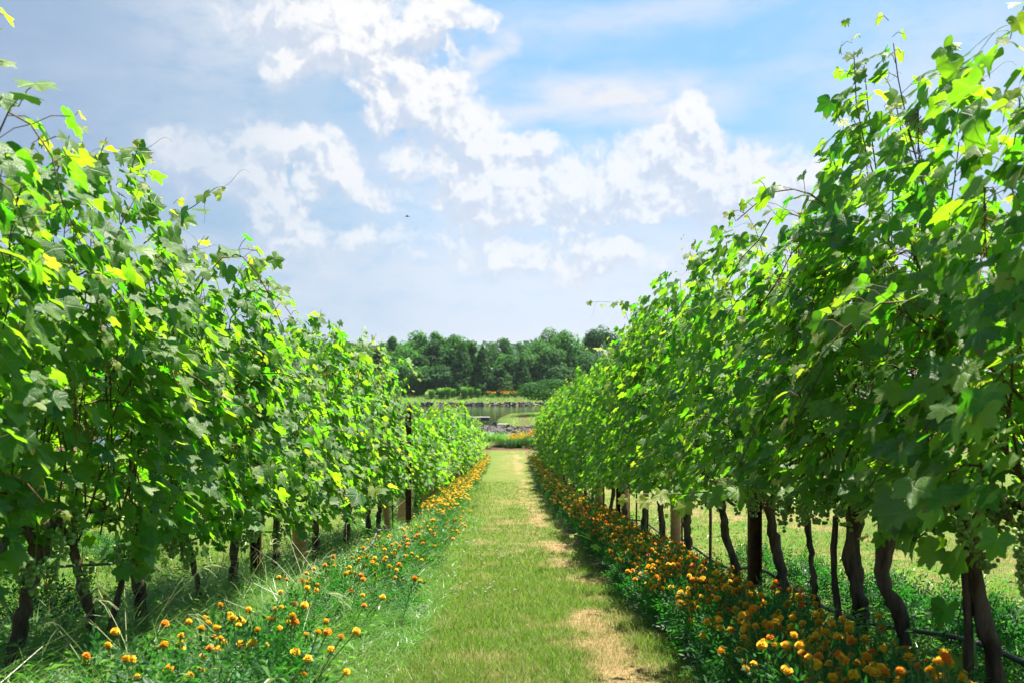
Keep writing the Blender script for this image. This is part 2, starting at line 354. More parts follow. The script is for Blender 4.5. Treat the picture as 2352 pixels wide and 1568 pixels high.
M_pet = [petal('petal_golden', (.90, .47, .010), (.96, .60, .02)), petal('petal_orange', (.86, .28, .005), (.92, .38, .010)), petal('petal_rust', (.70, .14, .004), (.82, .2, .006))]
M_white = petal('clover_white', (.7, .7, .62), (.8, .8, .74))
M_stone = simple('riprap_stone', (.05, .045, .04), (.19, .17, .155), 1.1, .85, .02, 6)
M_wood = simple('weathered_wood', (.20, .19, .185), (.32, .30, .29), 3, .85, .005, 20, 6, .2, (.2, 1, 1))
M_dwood = simple('dark_timber', (.028, .024, .022), (.07, .06, .05), 5, .85)
M_slab = simple('pale_concrete', (.48, .44, .40), (.60, .55, .50), 2, .8)
M_dark = simple('dark_box', (.05, .05, .05), (.09, .09, .085), 4, .7)
M_sign = simple('sign_grey', (.45, .45, .46), (.55, .55, .55), 4, .6)
M_bird = simple('bird_feather', (.04, .045, .06), (.07, .08, .1), 4, .7)

def ground_mat():
    m, t, o = mat('meadow_ground'); c = t.n('ShaderNodeTexCoord').outputs['Object']
    dry = attr(t, 'dry'); soil = attr(t, 'soil')
    n1 = t.noise(c, 26, 8, .7).outputs['Fac']; n2 = t.noise(c, 1.1, 5, .6).outputs['Fac']; n3 = t.noise(c, 90, 3, .6).outputs['Fac']
    gr_ = t.mix(t.ss(n1, .3, .7), (.042, .092, .013), (.100, .160, .022)); gr_ = t.mix(t.m('MULTIPLY', t.ss(n2, .4, .65), .3), gr_, (.15, .165, .035))
    dr = t.mix(t.ss(n1, .32, .68), (.17, .11, .05), (.34, .24, .12))
    col = t.mix(t.m('ADD', dry, t.m('MULTIPLY', t.m('SUBTRACT', n3, .5), .5), clamp=True), gr_, dr)
    so_ = t.mix(t.ss(n1, .3, .7), (.055, .030, .018), (.125, .074, .045))
    col = t.mix(soil, col, so_)
    b = t.n('ShaderNodeBsdfPrincipled', {'Base Color': col, 'Roughness': .95, 'Specular IOR Level': .1})
    bn = t.n('ShaderNodeBump', {'Height': t.m('ADD', n1, n3), 'Strength': .8, 'Distance': .03}); t.link(bn.outputs[0], b.inputs['Normal'])
    t.link(b.outputs[0], o.inputs[0]); return m
def water_mat():
    m, t, o = mat('pond_water'); c = t.n('ShaderNodeTexCoord').outputs['Object']
    v = t.vm('MULTIPLY', c, (1, 2.2, 1)).outputs[0]
    h = t.m('ADD', t.noise(v, 1.3, 4, .55).outputs['Fac'], t.m('MULTIPLY', t.noise(v, 4.5, 3, .5).outputs['Fac'], .35))
    bn = t.n('ShaderNodeBump', {'Height': h, 'Strength': .22, 'Distance': .03})
    b = t.n('ShaderNodeBsdfPrincipled', {'Base Color': (.010, .022, .014, 1), 'Roughness': .06, 'IOR': 1.33, 'Specular IOR Level': .5, 'Normal': bn.outputs[0]})
    t.link(b.outputs[0], o.inputs[0]); return m

# ------------------------------------------------------------------ ground and water
def geo(a, b, s0, r, smax):
    o = [a]; s = s0
    while o[-1] < b: o.append(o[-1] + s); s = min(s * r, smax)
    return np.array(o)
xs = geo(0, 4, .09, 1.0, 1); xs = np.concatenate([xs, geo(xs[-1] + .12, 9000, .14, 1.16, 900)]); xs = np.concatenate([-xs[::-1][:-1], xs])
ys = np.concatenate([-geo(0, 80, .4, 1.3, 20)[::-1][:-1], geo(0, 14, .09, 1.0, 1), geo(14.1, 60, .12, 1.012, .7), geo(60.5, 180, .55, 1.0, 1), geo(182, 9000, 2, 1.2, 900)])
X, Y = np.meshgrid(xs, ys); nx, ny = len(xs), len(ys)
i = (np.arange(ny - 1)[:, None] * nx + np.arange(nx - 1)[None]).ravel()
fade = np.clip(1 - (np.abs(X) - 3) / 6, .25, 1)
tag(link('ground', mesh('ground', np.stack([X, Y, gz(X, Y)], -1), np.stack([i, i + 1, i + nx + 1, i + nx], -1), ground_mat(), True,
    attrs={'dry': (dryness(X, Y) * fade).ravel() * np.where(Y.ravel() > 60, .35, 1), 'soil': soilness(X, Y).ravel()})), kind='structure')
wx = np.linspace(-90, 90, 2); wy = np.array([66., 168.])
tag(link('water', mesh('water', [[-90, 66, WATER], [90, 66, WATER], [90, 168, WATER], [-90, 168, WATER]], np.array([[0, 1, 2, 3]]), water_mat())), kind='structure')

# ------------------------------------------------------------------ leaves
def leaf_template(lod):
    half = {0: [(0, 1.0), (7, .86), (13, .84), (19, .68), (26, .60), (33, .74), (40, .76), (47, .92), (53, .90), (60, .74), (69, .66), (80, .57), (90, .68), (99, .70), (110, .78), (119, .72), (131, .64), (146, .58), (160, .48), (171, .28)],
            1: [(0, 1.0), (14, .80), (26, .60), (40, .76), (50, .92), (62, .70), (81, .57), (98, .70), (112, .78), (135, .6), (160, .46)],
            2: [(0, 1.0), (26, .62), (50, .92), (81, .58), (112, .78), (155, .5)], 3: [(0, 1.0), (50, .85), (110, .75), (155, .5)]}[lod]
    ang = [a for a, r in half] + [180] + [-a for a, r in half[::-1][:-1]]; rr = [r for a, r in half] + [.06] + [r for a, r in half[::-1][:-1]]
    a = np.radians(ang); r = np.array(rr); n = len(a)
    out = np.stack([np.sin(a) * r, np.cos(a) * r], -1); j = np.arange(n); j2 = (j + 1) % n
    if lod == 0:
        V = np.vstack([[[0, 0]], out * .52, out]); F = [np.stack([np.zeros(n, int), 1 + j2, 1 + j], -1), np.stack([1 + j, 1 + j2, 1 + n + j2, 1 + n + j], -1)]
    else:
        V = np.vstack([[[0, 0]], out]); F = [np.stack([np.zeros(n, int), 1 + j2, 1 + j], -1)]
    return V, F
LT = [leaf_template(l) for l in range(4)]
def leaves(mb, pos, nor, tip, size, rnd, yg, lod, m=0):
    N = len(pos)
    if not N: return
    V2, F = LT[lod]; n = len(V2)
    z_ax = nrm(nor); x_ax = nrm(np.cross(tip, z_ax)); y_ax = np.cross(z_ax, x_ax)
    fold = rng.uniform(-.05, .40, N); curl = rng.normal(.16, .16, N); wav = rng.uniform(.02, .13, N); ph = rng.uniform(0, 6.28, N)
    th = np.arctan2(V2[:, 0], V2[:, 1]); r = np.hypot(V2[:, 0], V2[:, 1])
    z = fold[:, None] * np.abs(V2[:, 0])[None] - curl[:, None] * (r ** 2)[None] + wav[:, None] * np.sin(3 * th[None] + ph[:, None]) * r[None]
    wx_ = rng.uniform(.88, 1.12, N)
    L = (V2[None, :, 0, None] * wx_[:, None, None] * x_ax[:, None] + V2[None, :, 1, None] * y_ax[:, None] + z[..., None] * z_ax[:, None]) * size[:, None, None] + pos[:, None]
    off = (np.arange(N) * n)[:, None, None]
    lf = np.concatenate([V2, np.zeros((n, 1))], 1)[None] + np.stack([np.zeros(N), np.zeros(N), rnd * 5], -1)[:, None]
    mb.add(L.reshape(-1, 3), [(f[None] + off).reshape(-1, f.shape[1]) for f in F], m, rnd=np.repeat(rnd, n), yg=np.repeat(yg, n), lf=lf.reshape(-1, 3))

def shoot_path(start, kind, ht, hb, n=22):
    """one cane: upright, arching outward or hanging"""
    s = rng.choice([-1, 1]); t = np.linspace(0, 1, n)[:, None]; x0, y0, z0 = start
    if kind == 'up':
        top = ht - abs(rng.normal(0, .09)) + (rng.uniform(.02, .12) if rng.random() < .06 else 0); lean = rng.uniform(-.1, .34); dy = rng.normal(0, .22)
        P_ = np.hstack([x0 + s * lean * t ** 1.6, y0 + dy * t, z0 + (top - z0) * t])
    elif kind == 'arch':
        h = rng.uniform(.35, .85) * max(.3, ht - z0); out = rng.uniform(.3, .58); dy = rng.normal(0, .35); dr = rng.uniform(.1, .55)
        P_ = np.hstack([x0 + s * out * t ** 1.15, y0 + dy * t, z0 + h * np.sin(np.minimum(t * 1.9, 2.4)) - dr * np.maximum(t - .6, 0) / .4])
    elif kind == 'flare':
        out = rng.uniform(.32, .62); dy = rng.normal(0, .3); h = rng.uniform(-.05, .45)
        P_ = np.hstack([x0 + s * out * t ** .9, y0 + dy * t, z0 + h * np.sin(t * 2.1) - .16 * t ** 3])
    else:
        out = rng.uniform(.12, .40); dy = rng.normal(0, .3); b = hb + abs(rng.normal(0, .14))
        P_ = np.hstack([x0 + s * out * np.sin(t * 2.0), y0 + dy * t, z0 + .12 * np.sin(t * pi * .8) + (b - z0) * t ** 1.7])
    wob = np.cumsum(rng.normal(0, .008, (n, 3)), 0); wob[0] = 0
    return P_ + wob

def canopy(L, hb, ht, zc, lod, dens, wid=1.0, seed=0, yoff=0.0, lowgap=()):
    """foliage + canes of one vine in its own coordinates; row along y, both faces at +-x"""
    mbL, mbC = MB(), MB(); dome = rng.uniform(.5, 1.2)
    P_, N_, T_, Sz, Yg = [], [], [], [], []
    ns = int(25 * L * (1 if dens > .8 else .8))
    for q in range(ns):
        kd = rng.choice(['up', 'arch', 'hang', 'flare'], p=[.36, .34, .08, .22])
        ys = rng.uniform(-.5, .5) * L; zs = zc + rng.normal(0, .06) + (rng.uniform(0, max(.05, ht - .85 - zc)) if kd in ('arch', 'flare') and rng.random() < .65 else 0); sp = shoot_path((rng.normal(0, .07), ys, zs), kd, ht - (.55 if L < 1.3 else .78) * (2 * ys / L) ** 2 * dome - .05, hb)
        ln = np.linalg.norm(np.diff(sp, axis=0), axis=1).sum(); nn = max(6, int(ln / .055)); tt = np.linspace(.06, 1, nn)
        idx = np.linspace(0, 1, len(sp)); pp = np.stack([np.interp(tt, idx, sp[:, c]) for c in range(3)], -1)
        if lod <= 1: mbC.add(*tube(sp[::2], np.linspace(.0048, .0018, len(sp[::2])), 4))
        side = np.sign(pp[:, 0] + rng.normal(0, .12, nn)); alt = np.where(np.arange(nn) % 2, 1, -1) * rng.uniform(.6, 1, nn)
        pet = np.stack([side * rng.uniform(.03, .11, nn), alt * .075, rng.uniform(-.02, .07, nn)], -1)
        pet *= (1 - .72 * np.clip((tt - .6) / .4, 0, 1))[:, None]
        pos = pp + pet
        if lod == 0:
            for a, b in zip(pp, pos): mbC.add(*tube([a, (a + b) / 2 + [0, 0, .012], b], .0014, 3, False))
        nor = np.stack([side * rng.uniform(.25, 1.1, nn), alt * .35 + rng.normal(0, .45, nn), rng.uniform(.15, 1.5, nn)], -1)
        tip = np.stack([side * rng.uniform(.1, .7, nn), alt * .5 + rng.normal(0, .3, nn), rng.uniform(-1.1, -.25, nn)], -1)
        young = np.clip((tt - .80) / .2, 0, 1) ** 1.3 * (1 if kd != 'hang' else .7)
        sz = .054 * rng.uniform(.72, 1.22, nn) * (1 - .5 * np.clip((tt - .74) / .26, 0, 1))
        P_.append(pos); N_.append(nor); T_.append(tip); Sz.append(sz); Yg.append(np.clip(young * rng.uniform(.35, 1.05, nn), 0, 1))
    nf = int(dens * 800 * L * (ht - hb) / 1.7)
    y = rng.uniform(-.54, .54, nf) * L; hl = ht - .08 - (.55 if L < 1.3 else .78) * (2 * y / L) ** 2 * dome; lowb = hb + .42 * (fbm((y + yoff) * 2.1, 0 * y + seed, 71) - .5); z = lowb + (hl - lowb) * rng.beta(1.2, 1.1, nf); side = rng.choice([-1, 1], nf)
    t = (z - lowb) / (hl - lowb); prof = np.interp(t, [0, .12, .4, .75, 1], [.24, .34, .38, .34, .21]) * wid
    bump_ = .1 + 1.8 * fbm((y + yoff) * 1.6 + side * 9, z * 1.6, seed + 40)
    x = side * prof * bump_ * rng.uniform(.45, 1.08, nf) ** .6
    keep = rng.random(nf) < .25 + 1.5 * fbm((y + yoff) * 2.4 + side * 17, z * 2.2, seed + 60)
    x, y, z, side, t = x[keep], y[keep], z[keep], side[keep], t[keep]; nf = len(x)
    P_.append(np.stack([x, y, z], -1)); N_.append(np.stack([side * rng.uniform(.35, 1.1, nf), rng.normal(-.1, .5, nf), rng.uniform(.1, 1.4, nf)], -1))
    T_.append(np.stack([side * rng.uniform(.05, .6, nf), rng.normal(0, .45, nf), rng.uniform(-1.2, -.3, nf)], -1))
    Sz.append(.055 * rng.uniform(.65, 1.25, nf)); Yg.append(np.clip(rng.normal(-.06, .12, nf), 0, .6))
    P_, N_, T_, Sz, Yg = map(np.concatenate, (P_, N_, T_, Sz, Yg))
    scale_ = {0: 1, 1: 1, 2: 1.08, 3: 1.25}[lod]
    leaves(mbL, P_, N_, T_, Sz * scale_, np.clip(rng.beta(1.0, 1.15, len(P_)), 0, 1), Yg, lod)
    return mbL, mbC

def trunk_mesh(path, r0, r1, arms=True, L=1.2, rings=16, sides=9):
    mb = MB(); p = spline(path, rings); p[1:-1] += rng.normal(0, .004, (rings - 2, 3)); t = np.linspace(0, 1, rings)
    r = r0 + (r1 - r0) * t; r = r * (1 + .12 * np.sin(t * 17 + rng.uniform(0, 6)) + rng.normal(0, .05, rings)); r[0] *= 1.35; r[-1] *= 1.25; r[-2] *= 1.2
    mb.add(*tube(p, r, sides, True, .06))
    if arms:
        for s in (-1, 1):
            e = p[-1]; q = spline([e - [0, 0, .05], e + [0, s * .1, .06], e + [rng.normal(0, .03), s * .3 * L, .05], e + [rng.normal(0, .03), s * .5 * L, rng.normal(.05, .02)]], 10)
            mb.add(*tube(q, np.linspace(r1 * .7, r1 * .32, 10), 7, True, .08))
    return mb

def grape_mesh(n, Lg):
    mb = MB(); a = np.array([[0, 0, 1], [.894, 0, .447], [.276, .851, .447], [-.724, .526, .447], [-.724, -.526, .447], [.276, -.851, .447], [.724, .526, -.447], [-.276, .851, -.447], [-.894, 0, -.447], [-.276, -.851, -.447], [.724, -.526, -.447], [0, 0, -1]])
    f = np.array([[0, 1, 2], [0, 2, 3], [0, 3, 4], [0, 4, 5], [0, 5, 1], [1, 6, 2], [2, 7, 3], [3, 8, 4], [4, 9, 5], [5, 10, 1], [2, 6, 7], [3, 7, 8], [4, 8, 9], [5, 9, 10], [1, 10, 6], [11, 7, 6], [11, 8, 7], [11, 9, 8], [11, 10, 9], [11, 6, 10]])
    mid = {}; V = list(a); F = []
    def mp(i, j):
        kx = (min(i, j), max(i, j))
        if kx not in mid: mid[kx] = len(V); V.append(nrm(V[i] + V[j]))
        return mid[kx]
    for i, j, q in f: p, s_, u = mp(i, j), mp(j, q), mp(q, i); F += [[i, p, u], [p, j, s_], [u, s_, q], [p, s_, u]]
    V, F = np.array(V), np.array(F)
    for q in range(n):
        t = rng.random() ** .8; rr = (.034 * (1 - t) ** .7 + .006) * np.sqrt(rng.uniform(.35, 1)); an = rng.uniform(0, 6.28)
        mb.add(V * rng.uniform(.0062, .0082) + [rr * cos(an), rr * sin(an), -.02 - t * Lg], F, 0, rnd=np.full(len(V), rng.random()))
    mb.add(*tube([[0, 0, .04], [.004, 0, 0], [0, 0, -Lg * .8]], .0016, 4), 1, rnd=np.zeros(3 * 4 + 2))
    return mb.me('grape_bunch', [M_grape, M_stem], True)
GRAPES = [grape_mesh(n, l) for n, l in ((46, .12), (60, .15), (34, .09))]

# bare shoot with its own leaves, given by points (vine coordinates); used for the canes that stand clear of the rows
def clear_shoot(parent, pts, n_leaf, s0=.075, s1=.02, droop=.6, tendrils=2, r=.0035, up=.6, y0=.0, lod=0):
    p = spline(pts, 26); mb = MB(); mb.add(*tube(p, np.linspace(r, r * .35, 26), 5))
    for q in range(tendrils):
        i0 = int(rng.uniform(.5, .95) * 25); d = nrm(np.array([rng.normal(), rng.normal() * .6, rng.normal() * .7])); t = np.linspace(0, 1, 12)[:, None]
        cq = nrm(np.cross(d, [0.2, 1, .1])); ln = rng.uniform(.07, .16)
        mb.add(*tube(p[i0] + d * ln * t + cq * ln * .35 * (1 - np.cos(t * 4.2)) * t + [0, 0, -.03] * t ** 2, np.linspace(.0013, .0006, 12), 3, False))
    o = link('shoot', mb.me('shoot', [M_stem if r < .004 else M_cane], True), parent)
    t = np.linspace(.08, .99, n_leaf); ii = t * 25; pp = np.stack([np.interp(ii, np.arange(26), p[:, c]) for c in range(3)], -1)
    alt = np.where(np.arange(n_leaf) % 2, 1, -1)[:, None]; T = nrm(np.gradient(p, axis=0))[ii.astype(int)]
    sd = nrm(np.cross(T, [0, 0, 1.0]) + 1e-6) * alt
    pos = pp + sd * .035 + rng.normal(0, .012, (n_leaf, 3)) - [0, 0, .02]
    nor = sd * .35 + np.array([0, -.45, up]) + rng.normal(0, .35, (n_leaf, 3)); tip = T * .35 + sd * .6 + np.array([0, -.1, -droop]) + rng.normal(0, .25, (n_leaf, 3))
    mbL = MB(); sz = np.interp(t, [0, .5, 1], [s0, s0 * .95, s1]) * rng.uniform(.8, 1.2, n_leaf)
    leaves(mbL, pos, nor, tip, sz, rng.random(n_leaf), np.clip(y0 + .9 * (t - .55) / .45, 0, 1), lod)
    link('shoot_leaves', mbL.me('shoot_leaves', M_leaf, True), o)
    return o

# ------------------------------------------------------------------ the two vine rows
XL, XR = -1.62, 1.45
VINES = {}
def vine(side, d, L, idx, ht, hb, desc, path=None, r0=.045, r1=.036, lod=0, dens=1.0, zc=.62, sucker=None, wid=1.0, trunk_h=None):
    if side == 'left' and 12 < d < 13: wid = .6
    x = (XL if side == 'left' else XR); zb = g1(x, d)
    o = empty('grapevine', (x, d, zb), f"{desc}, {ordinal(idx)} in the {side} row", 'grapevine', f'grapevines of the {side} row')
    path = path or [[0, 0, -.06], [rng.normal(0, .03), rng.normal(0, .05), .22], [rng.normal(0, .03), rng.normal(0, .06), .45], [0, rng.normal(0, .03), zc]]
    big = lod <= 1
    tb = trunk_mesh(path, r0 * .70, r1 * .70, True, L, 22 if big else 9, 12 if big else 6)
    if sucker: tb.add(*tube(spline(sucker, 14), np.linspace(.017, .012, 14), 6, True, .1))
    link('trunk', tb.me('trunk', M_bark, True), o)
    mbL, mbC = canopy(L, hb, ht, zc, lod, dens, wid, idx, d)
    # the row follows the slope of the ground
    sl_ = (g1(x, d + L / 2) - g1(x, d - L / 2)) / L
    for mb in (mbL, mbC):
        for V in mb.V: V[:, 2] += sl_ * V[:, 1]
    link('foliage', mbL.me('foliage', M_leaf, True), o)
    if mbC.n: link('canes', mbC.me('canes', M_cane, True), o)
    if lod <= 1:
        inner = 1 if side == 'left' else -1
        for q in range(9 if lod == 0 else 4):
            gm = GRAPES[rng.integers(3)]; gx = inner * rng.uniform(.02, .24); gy = rng.uniform(-.45, .45) * L
            g_ = link('grape_bunch', gm, o, (gx, gy, rng.uniform(hb + .02, zc + .06) + sl_ * gy)); g_.rotation_euler = (rng.normal(0, .15), rng.normal(0, .15), rng.uniform(0, 6))
        for q in range(4 if lod == 0 else 2):
            c0 = np.array([inner * rng.uniform(.1, .28), rng.uniform(-.4, .4) * L, rng.uniform(.95, ht - .35)]); mb = MB()
            mb.add(*tube(spline([c0 + [0, 0, .09], c0, c0 + [.01, .01, -.09]], 8), .002, 4))
            for s_ in range(26):
                a = c0 + [0, 0, rng.uniform(-.09, .09)]; dd = nrm(rng.normal(0, 1, 3) + [0, 0, -.4]) * rng.uniform(.03, .08)
                mb.add(*tube([a, a + dd * .5 + rng.normal(0, .01, 3), a + dd], [.0018, .0014, .0008], 3, False))
            link('dried_stalk_cluster', mb.me('dried_stalk_cluster', M_dry), o)
    VINES[(side, idx)] = o
    return o
def lean(dx, dy, h, s=0.0): return [[0, 0, -.06], [dx * .15 + s, dy * .2, h * .3], [dx * .55 + s * 1.4, dy * .55, h * .62], [dx, dy, h]]

right_near = [  # d, length, height, bottom, description, path, r0, r1, sucker, lod
    (2.55, .8, 1.9, .58, 'leafy grapevine with a thick trunk at the frame edge', lean(0, .1, .6), .05, .04, None, 0),
    (3.12, .75, 2.16, .60, 'stout dark trunked grapevine with a thin second stem', [[.0, 0, -.06], [.02, .0, .2], [-.02, .02, .4], [-.05, .02, .62]], .038, .036, [[-.07, 0, -.05], [-.05, .02, .25], [-.06, .03, .55]], 0),
    (3.74, .70, 2.42, .66, 'grapevine with an S-bent trunk leaning to the path', [[.01, 0, -.06], [.0, .03, .15], [-.05, 0, .3], [-.10, 0, .42], [-.08, 0, .6]], .036, .040, None, 0),
    (4.28, .75, 2.12, .66, 'grapevine with a twisted forked trunk', [[0, 0, -.06], [.02, .02, .14], [.0, 0, .28], [-.03, 0, .42], [-.02, 0, .62]], .044, .046, [[-.06, -.02, -.05], [-.08, 0, .15], [-.10, .02, .4], [-.09, .02, .6]], 0),
    (4.86, .75, 1.98, .66, 'slim young grapevine on a thin stem', lean(-.05, .02, .62), .022, .019, None, 0),
    (5.58, .95, 2.26, .66, 'tall grapevine with a thick leaning trunk', [[.02, 0, -.06], [.03, .02, .2], [-.01, .02, .42], [-.05, .02, .64]], .046, .040, None, 0),
    (6.72, 1.1, 2.4, .66, 'grapevine with a curved trunk bent to the path', [[.03, 0, -.06], [.02, 0, .18], [-.04, .02, .4], [-.07, .02, .62]], .040, .036, None, 1),
    (8.45, 1.6, 2.54, .66, 'grapevine with leaves growing up its trunk', lean(.0, .05, .6), .050, .044, None, 1),
    (9.75, 1.4, 2.58, .66, 'grapevine with a straight dark trunk', lean(-.05, .03, .6), .045, .04, None, 1),
    (11.3, 1.6, 2.48, .66, 'grapevine beside a slim stake', lean(.03, .05, .6), .045, .04, None, 1),
    (13.0, 1.7, 2.46, .66, 'grapevine with a tan tree guard at its foot', lean(-.04, .05, .6), .046, .04, None, 1)]
left_near = [
    (2.55, .8, 2.06, .46, 'leafy grapevine with its foot out of view', lean(0, .1, .55), .04, .035, None, 0),
    (3.28, .75, 1.98, .46, 'grapevine with a grey-brown trunk leaning away', lean(.09, .04, .55), .036, .036, None, 0),
    (4.0, .75, 2.16, .46, 'grapevine with a slanting trunk leaning to the left', lean(-.11, .0, .55), .026, .028, [[.06, -.03, -.05], [.05, -.02, .12], [.10, 0, .38]], 0),
    (4.45, .75, 1.88, .46, 'grapevine with a trunk forked into two canes', [[0, 0, -.06], [.0, .02, .2], [-.01, .02, .35], [.03, 0, .58]], .042, .032, [[0, 0, .25], [-.04, .02, .38], [-.02, .03, .56]], 0),
    (5.35, .95, 2.06, .46, 'grapevine with a thin slanting trunk', lean(-.10, .0, .58), .022, .022, None, 0),
    (5.95, .9, 2.06, .46, 'grapevine with leaves down its upright trunk', lean(.01, .03, .58), .038, .036, None, 0),
    (7.0, 1.1, 1.98, .46, 'grapevine with a slender straight trunk just past the first post', lean(.0, .05, .58), .030, .03, None, 1),
    (8.5, 1.5, 2.14, .46, 'grapevine with pale weeds at its foot', lean(-.03, .03, .58), .042, .038, None, 1),
    (10.0, 1.5, 2.25, .46, 'grapevine with a dark knotted trunk', lean(.03, .05, .58), .044, .04, None, 1),
    (11.6, 1.5, 2.28, .46, 'grapevine with low drooping foliage', lean(-.03, .05, .58), .042, .04, None, 1),
    (12.4, 1.0, 1.86, .46, 'grapevine just in front of the tall rusty post', lean(.03, .0, .58), .044, .04, None, 1)]
for side, lst in (('right', right_near), ('left', left_near)):
    for q, (d, L, ht, hb, ds, path, r0, r1, su, lod) in enumerate(lst):
        vine(side, d, L, q, ht, hb, ds, path, r0, r1, lod, 1.0,   .74 if side == 'right' else .64, su, 1.0 if side == 'right' else .95)
def far_row(side, d, q):
    while d < 45.4:
        ht = (np.interp(d, [13, 17, 30, 47], [2.52, 2.48, 2.38, 2.05]) if side == 'right' else np.interp(d, [14, 15.5, 17, 24, 30, 47], [1.75, 1.62, 1.66, 2.0, 2.05, 1.65])) + rng.normal(0, .16) + .12
        ds = 'distant grapevine' if d > 28 else 'bushy grapevine with a dark trunk'
        vine(side, d, 1.75, q, ht, .5 if side == 'right' else .44, ds, None, .045, .04, 2 if d < 26 else 3, .95 if d < 26 else .7, .62, None, 1.0 if d < 40 else .8)
        d += 1.68; q += 1
far_row('right', 14.7, 11); far_row('left', 15.2, 11)

# canes that stand clear of the rows (vine coordinates)
def sh(side, i, pts, *a, **kw):
    o = VINES[(side, i)]; b = np.array(o.location); return clear_shoot(o, [np.array(p) - b for p in pts], *a, **kw)
def W3(x, y, d): return np.array([(x - 1176) / 2352 * d, d, (860 - y) / 2352 * d])       # photo pixel at a known distance
sh('right', 4, [W3(1830, 1050, 4.6), W3(1720, 1110, 4.3), W3(1620, 1128, 4.1), W3(1520, 1132, 4.0), W3(1440, 1133, 3.95)], 14, .075, .03, .75, 4, up=.75, y0=0.20)
sh('right', 9, [W3(1520, 745, 11), W3(1470, 710, 10.8), W3(1420, 695, 10.6), W3(1345, 692, 10.4)], 15, .085, .035, .5, 2, lod=1)
sh('right', 4, [W3(2075, 330, 4.4), W3(2060, 250, 4.4), W3(2045, 200, 4.4), W3(2028, 172, 4.4)], 5, .07, .03, .7, 2, y0=0.15)
sh('right', 4, [W3(1985, 340, 4.5), W3(1968, 290, 4.5), W3(1950, 255, 4.5)], 5, .06, .03, .7, 1, y0=0.20)
sh('right', 3, [W3(2180, 330, 3.9), W3(2205, 240, 3.9), W3(2225, 195, 3.9), W3(2240, 175, 3.9)], 7, .06, .025, .5, 3, y0=0.25)
sh('right', 6, [W3(1760, 620, 6.2), W3(1740, 540, 6.2), W3(1715, 490, 6.2)], 6, .06, .022, .7, 2, y0=0.20)
sh('right', 6, [W3(1850, 590, 6.0), W3(1845, 500, 6.0), W3(1862, 455, 6.0)], 6, .055, .02, .7, 2, y0=0.25)
sh('right', 7, [W3(1630, 690, 7.8), W3(1605, 625, 7.8), W3(1585, 575, 7.8)], 7, .07, .025, .6, 2, y0=0.20)
sh('right', 8, [W3(1450, 830, 9.0), W3(1400, 805, 8.9), W3(1350, 797, 8.8)], 8, .08, .03, .4, 2, y0=0.20, lod=1)
sh('right', 1, [W3(2460, -120, 2.6), W3(2390, -30, 2.55), W3(2335, 40, 2.5), W3(2320, 90, 2.5)], 9, .055, .02, .7, 4, y0=0.10)
sh('right', 1, [W3(2420, 330, 2.75), W3(2370, 260, 2.75), W3(2345, 215, 2.75)], 8, .07, .04, .7, 1)
sh('right', 8, [W3(1455, 1290, 8.4), W3(1400, 1260, 8.2), W3(1340, 1230, 8.0), W3(1305, 1225, 7.9)], 5, .07, .03, .3, 1, y0=0.25)
sh('right', 2, [W3(2230, 1300, 3.3), W3(2200, 1450, 3.2), W3(2230, 1570, 3.15)], 5, .075, .05, .6, 1)
sh('left', 4, [W3(330, 560, 4.9), W3(400, 500, 4.9), W3(450, 470, 4.85), W3(490, 435, 4.8), W3(510, 428, 4.8)], 9, .07, .02, .6, 3, y0=0.03)
sh('left', 2, [W3(110, 440, 3.4), W3(140, 370, 3.4), W3(160, 310, 3.4)], 5, .075, .03, .6, 2, y0=0.10)
sh('left', 3, [W3(190, 470, 3.7), W3(225, 370, 3.7), W3(245, 315, 3.7)], 6, .065, .03, .6, 2, y0=0.10)
sh('left', 3, [W3(290, 430, 3.9), W3(310, 360, 3.9), W3(322, 325, 3.9)], 6, .06, .025, .6, 1, y0=0.20)
sh('left', 5, [W3(430, 650, 5.3), W3(440, 590, 5.3), W3(470, 540, 5.3)], 6, .06, .02, .6, 3, y0=0.20)
sh('left', 6, [W3(560, 660, 5.9), W3(590, 610, 5.9), W3(622, 600, 5.9)], 7, .06, .025, .6, 2, y0=0.15)
sh('left', 8, [W3(700, 790, 8), W3(730, 740, 8), W3(738, 710, 8)], 7, .06, .02, .6, 1, y0=0.15, lod=1)
sh('left', 9, [W3(820, 830, 9), W3(850, 790, 9), W3(865, 765, 9)], 7, .06, .02, .6, 1, y0=0.25, lod=1)
sh('left', 6, [W3(790, 1150, 5.9), W3(850, 1110, 5.8), W3(890, 1110, 5.7)], 5, .085, .05, .7, 1, y0=0.20)

# ------------------------------------------------------------------ posts, stakes, wires, hoses, guards
def post(x, d, h, w_, label, depth=.05, clips=True, big=True):
    o = empty('steel_post', (x, d, g1(x, d)), label, 'post', 'rusty steel trellis posts')
    mb = MB()
    t = .006
    mb.add(*box(-w_ / 2, w_ / 2, -t / 2, t / 2, -.2, h))
    for s in (-1, 1): mb.add(*box(s * w_ / 2 - (t if s > 0 else 0), s * w_ / 2 + (t if s < 0 else 0), -depth, -t / 2 - .0015, -.2, h))
    for s in (-1, 1): mb.add(*box(s * w_ * .22 - .006, s * w_ * .22 + .006, -.012, -t / 2 - .0015, -.2, h - .002))
    link('profile', mb.me('profile', M_rust), o)
    if clips:
        for z in np.arange(.32, h, .28):
            for s in (-1, 1):
                c = MB(); c.add(*tube(spline([[s * w_ / 2, -.03, z + .03], [s * (w_ / 2 + .014), -.03, z + .028], [s * (w_ / 2 + .006), -.03, z], [s * (w_ / 2 + .014), -.03, z - .028], [s * w_ / 2, -.03, z - .03]], 10), .003, 5))
                link('wire_clip', c.me('wire_clip', M_clip, True), o)
    return o
post(XR, 6.14, 1.9, .075, 'rusty channel steel post with wire clips between two leaning right row trunks')
post(XL, 6.5, 1.7, .06, 'rusty steel post at the front of the left row beside a slender trunk', clips=False)
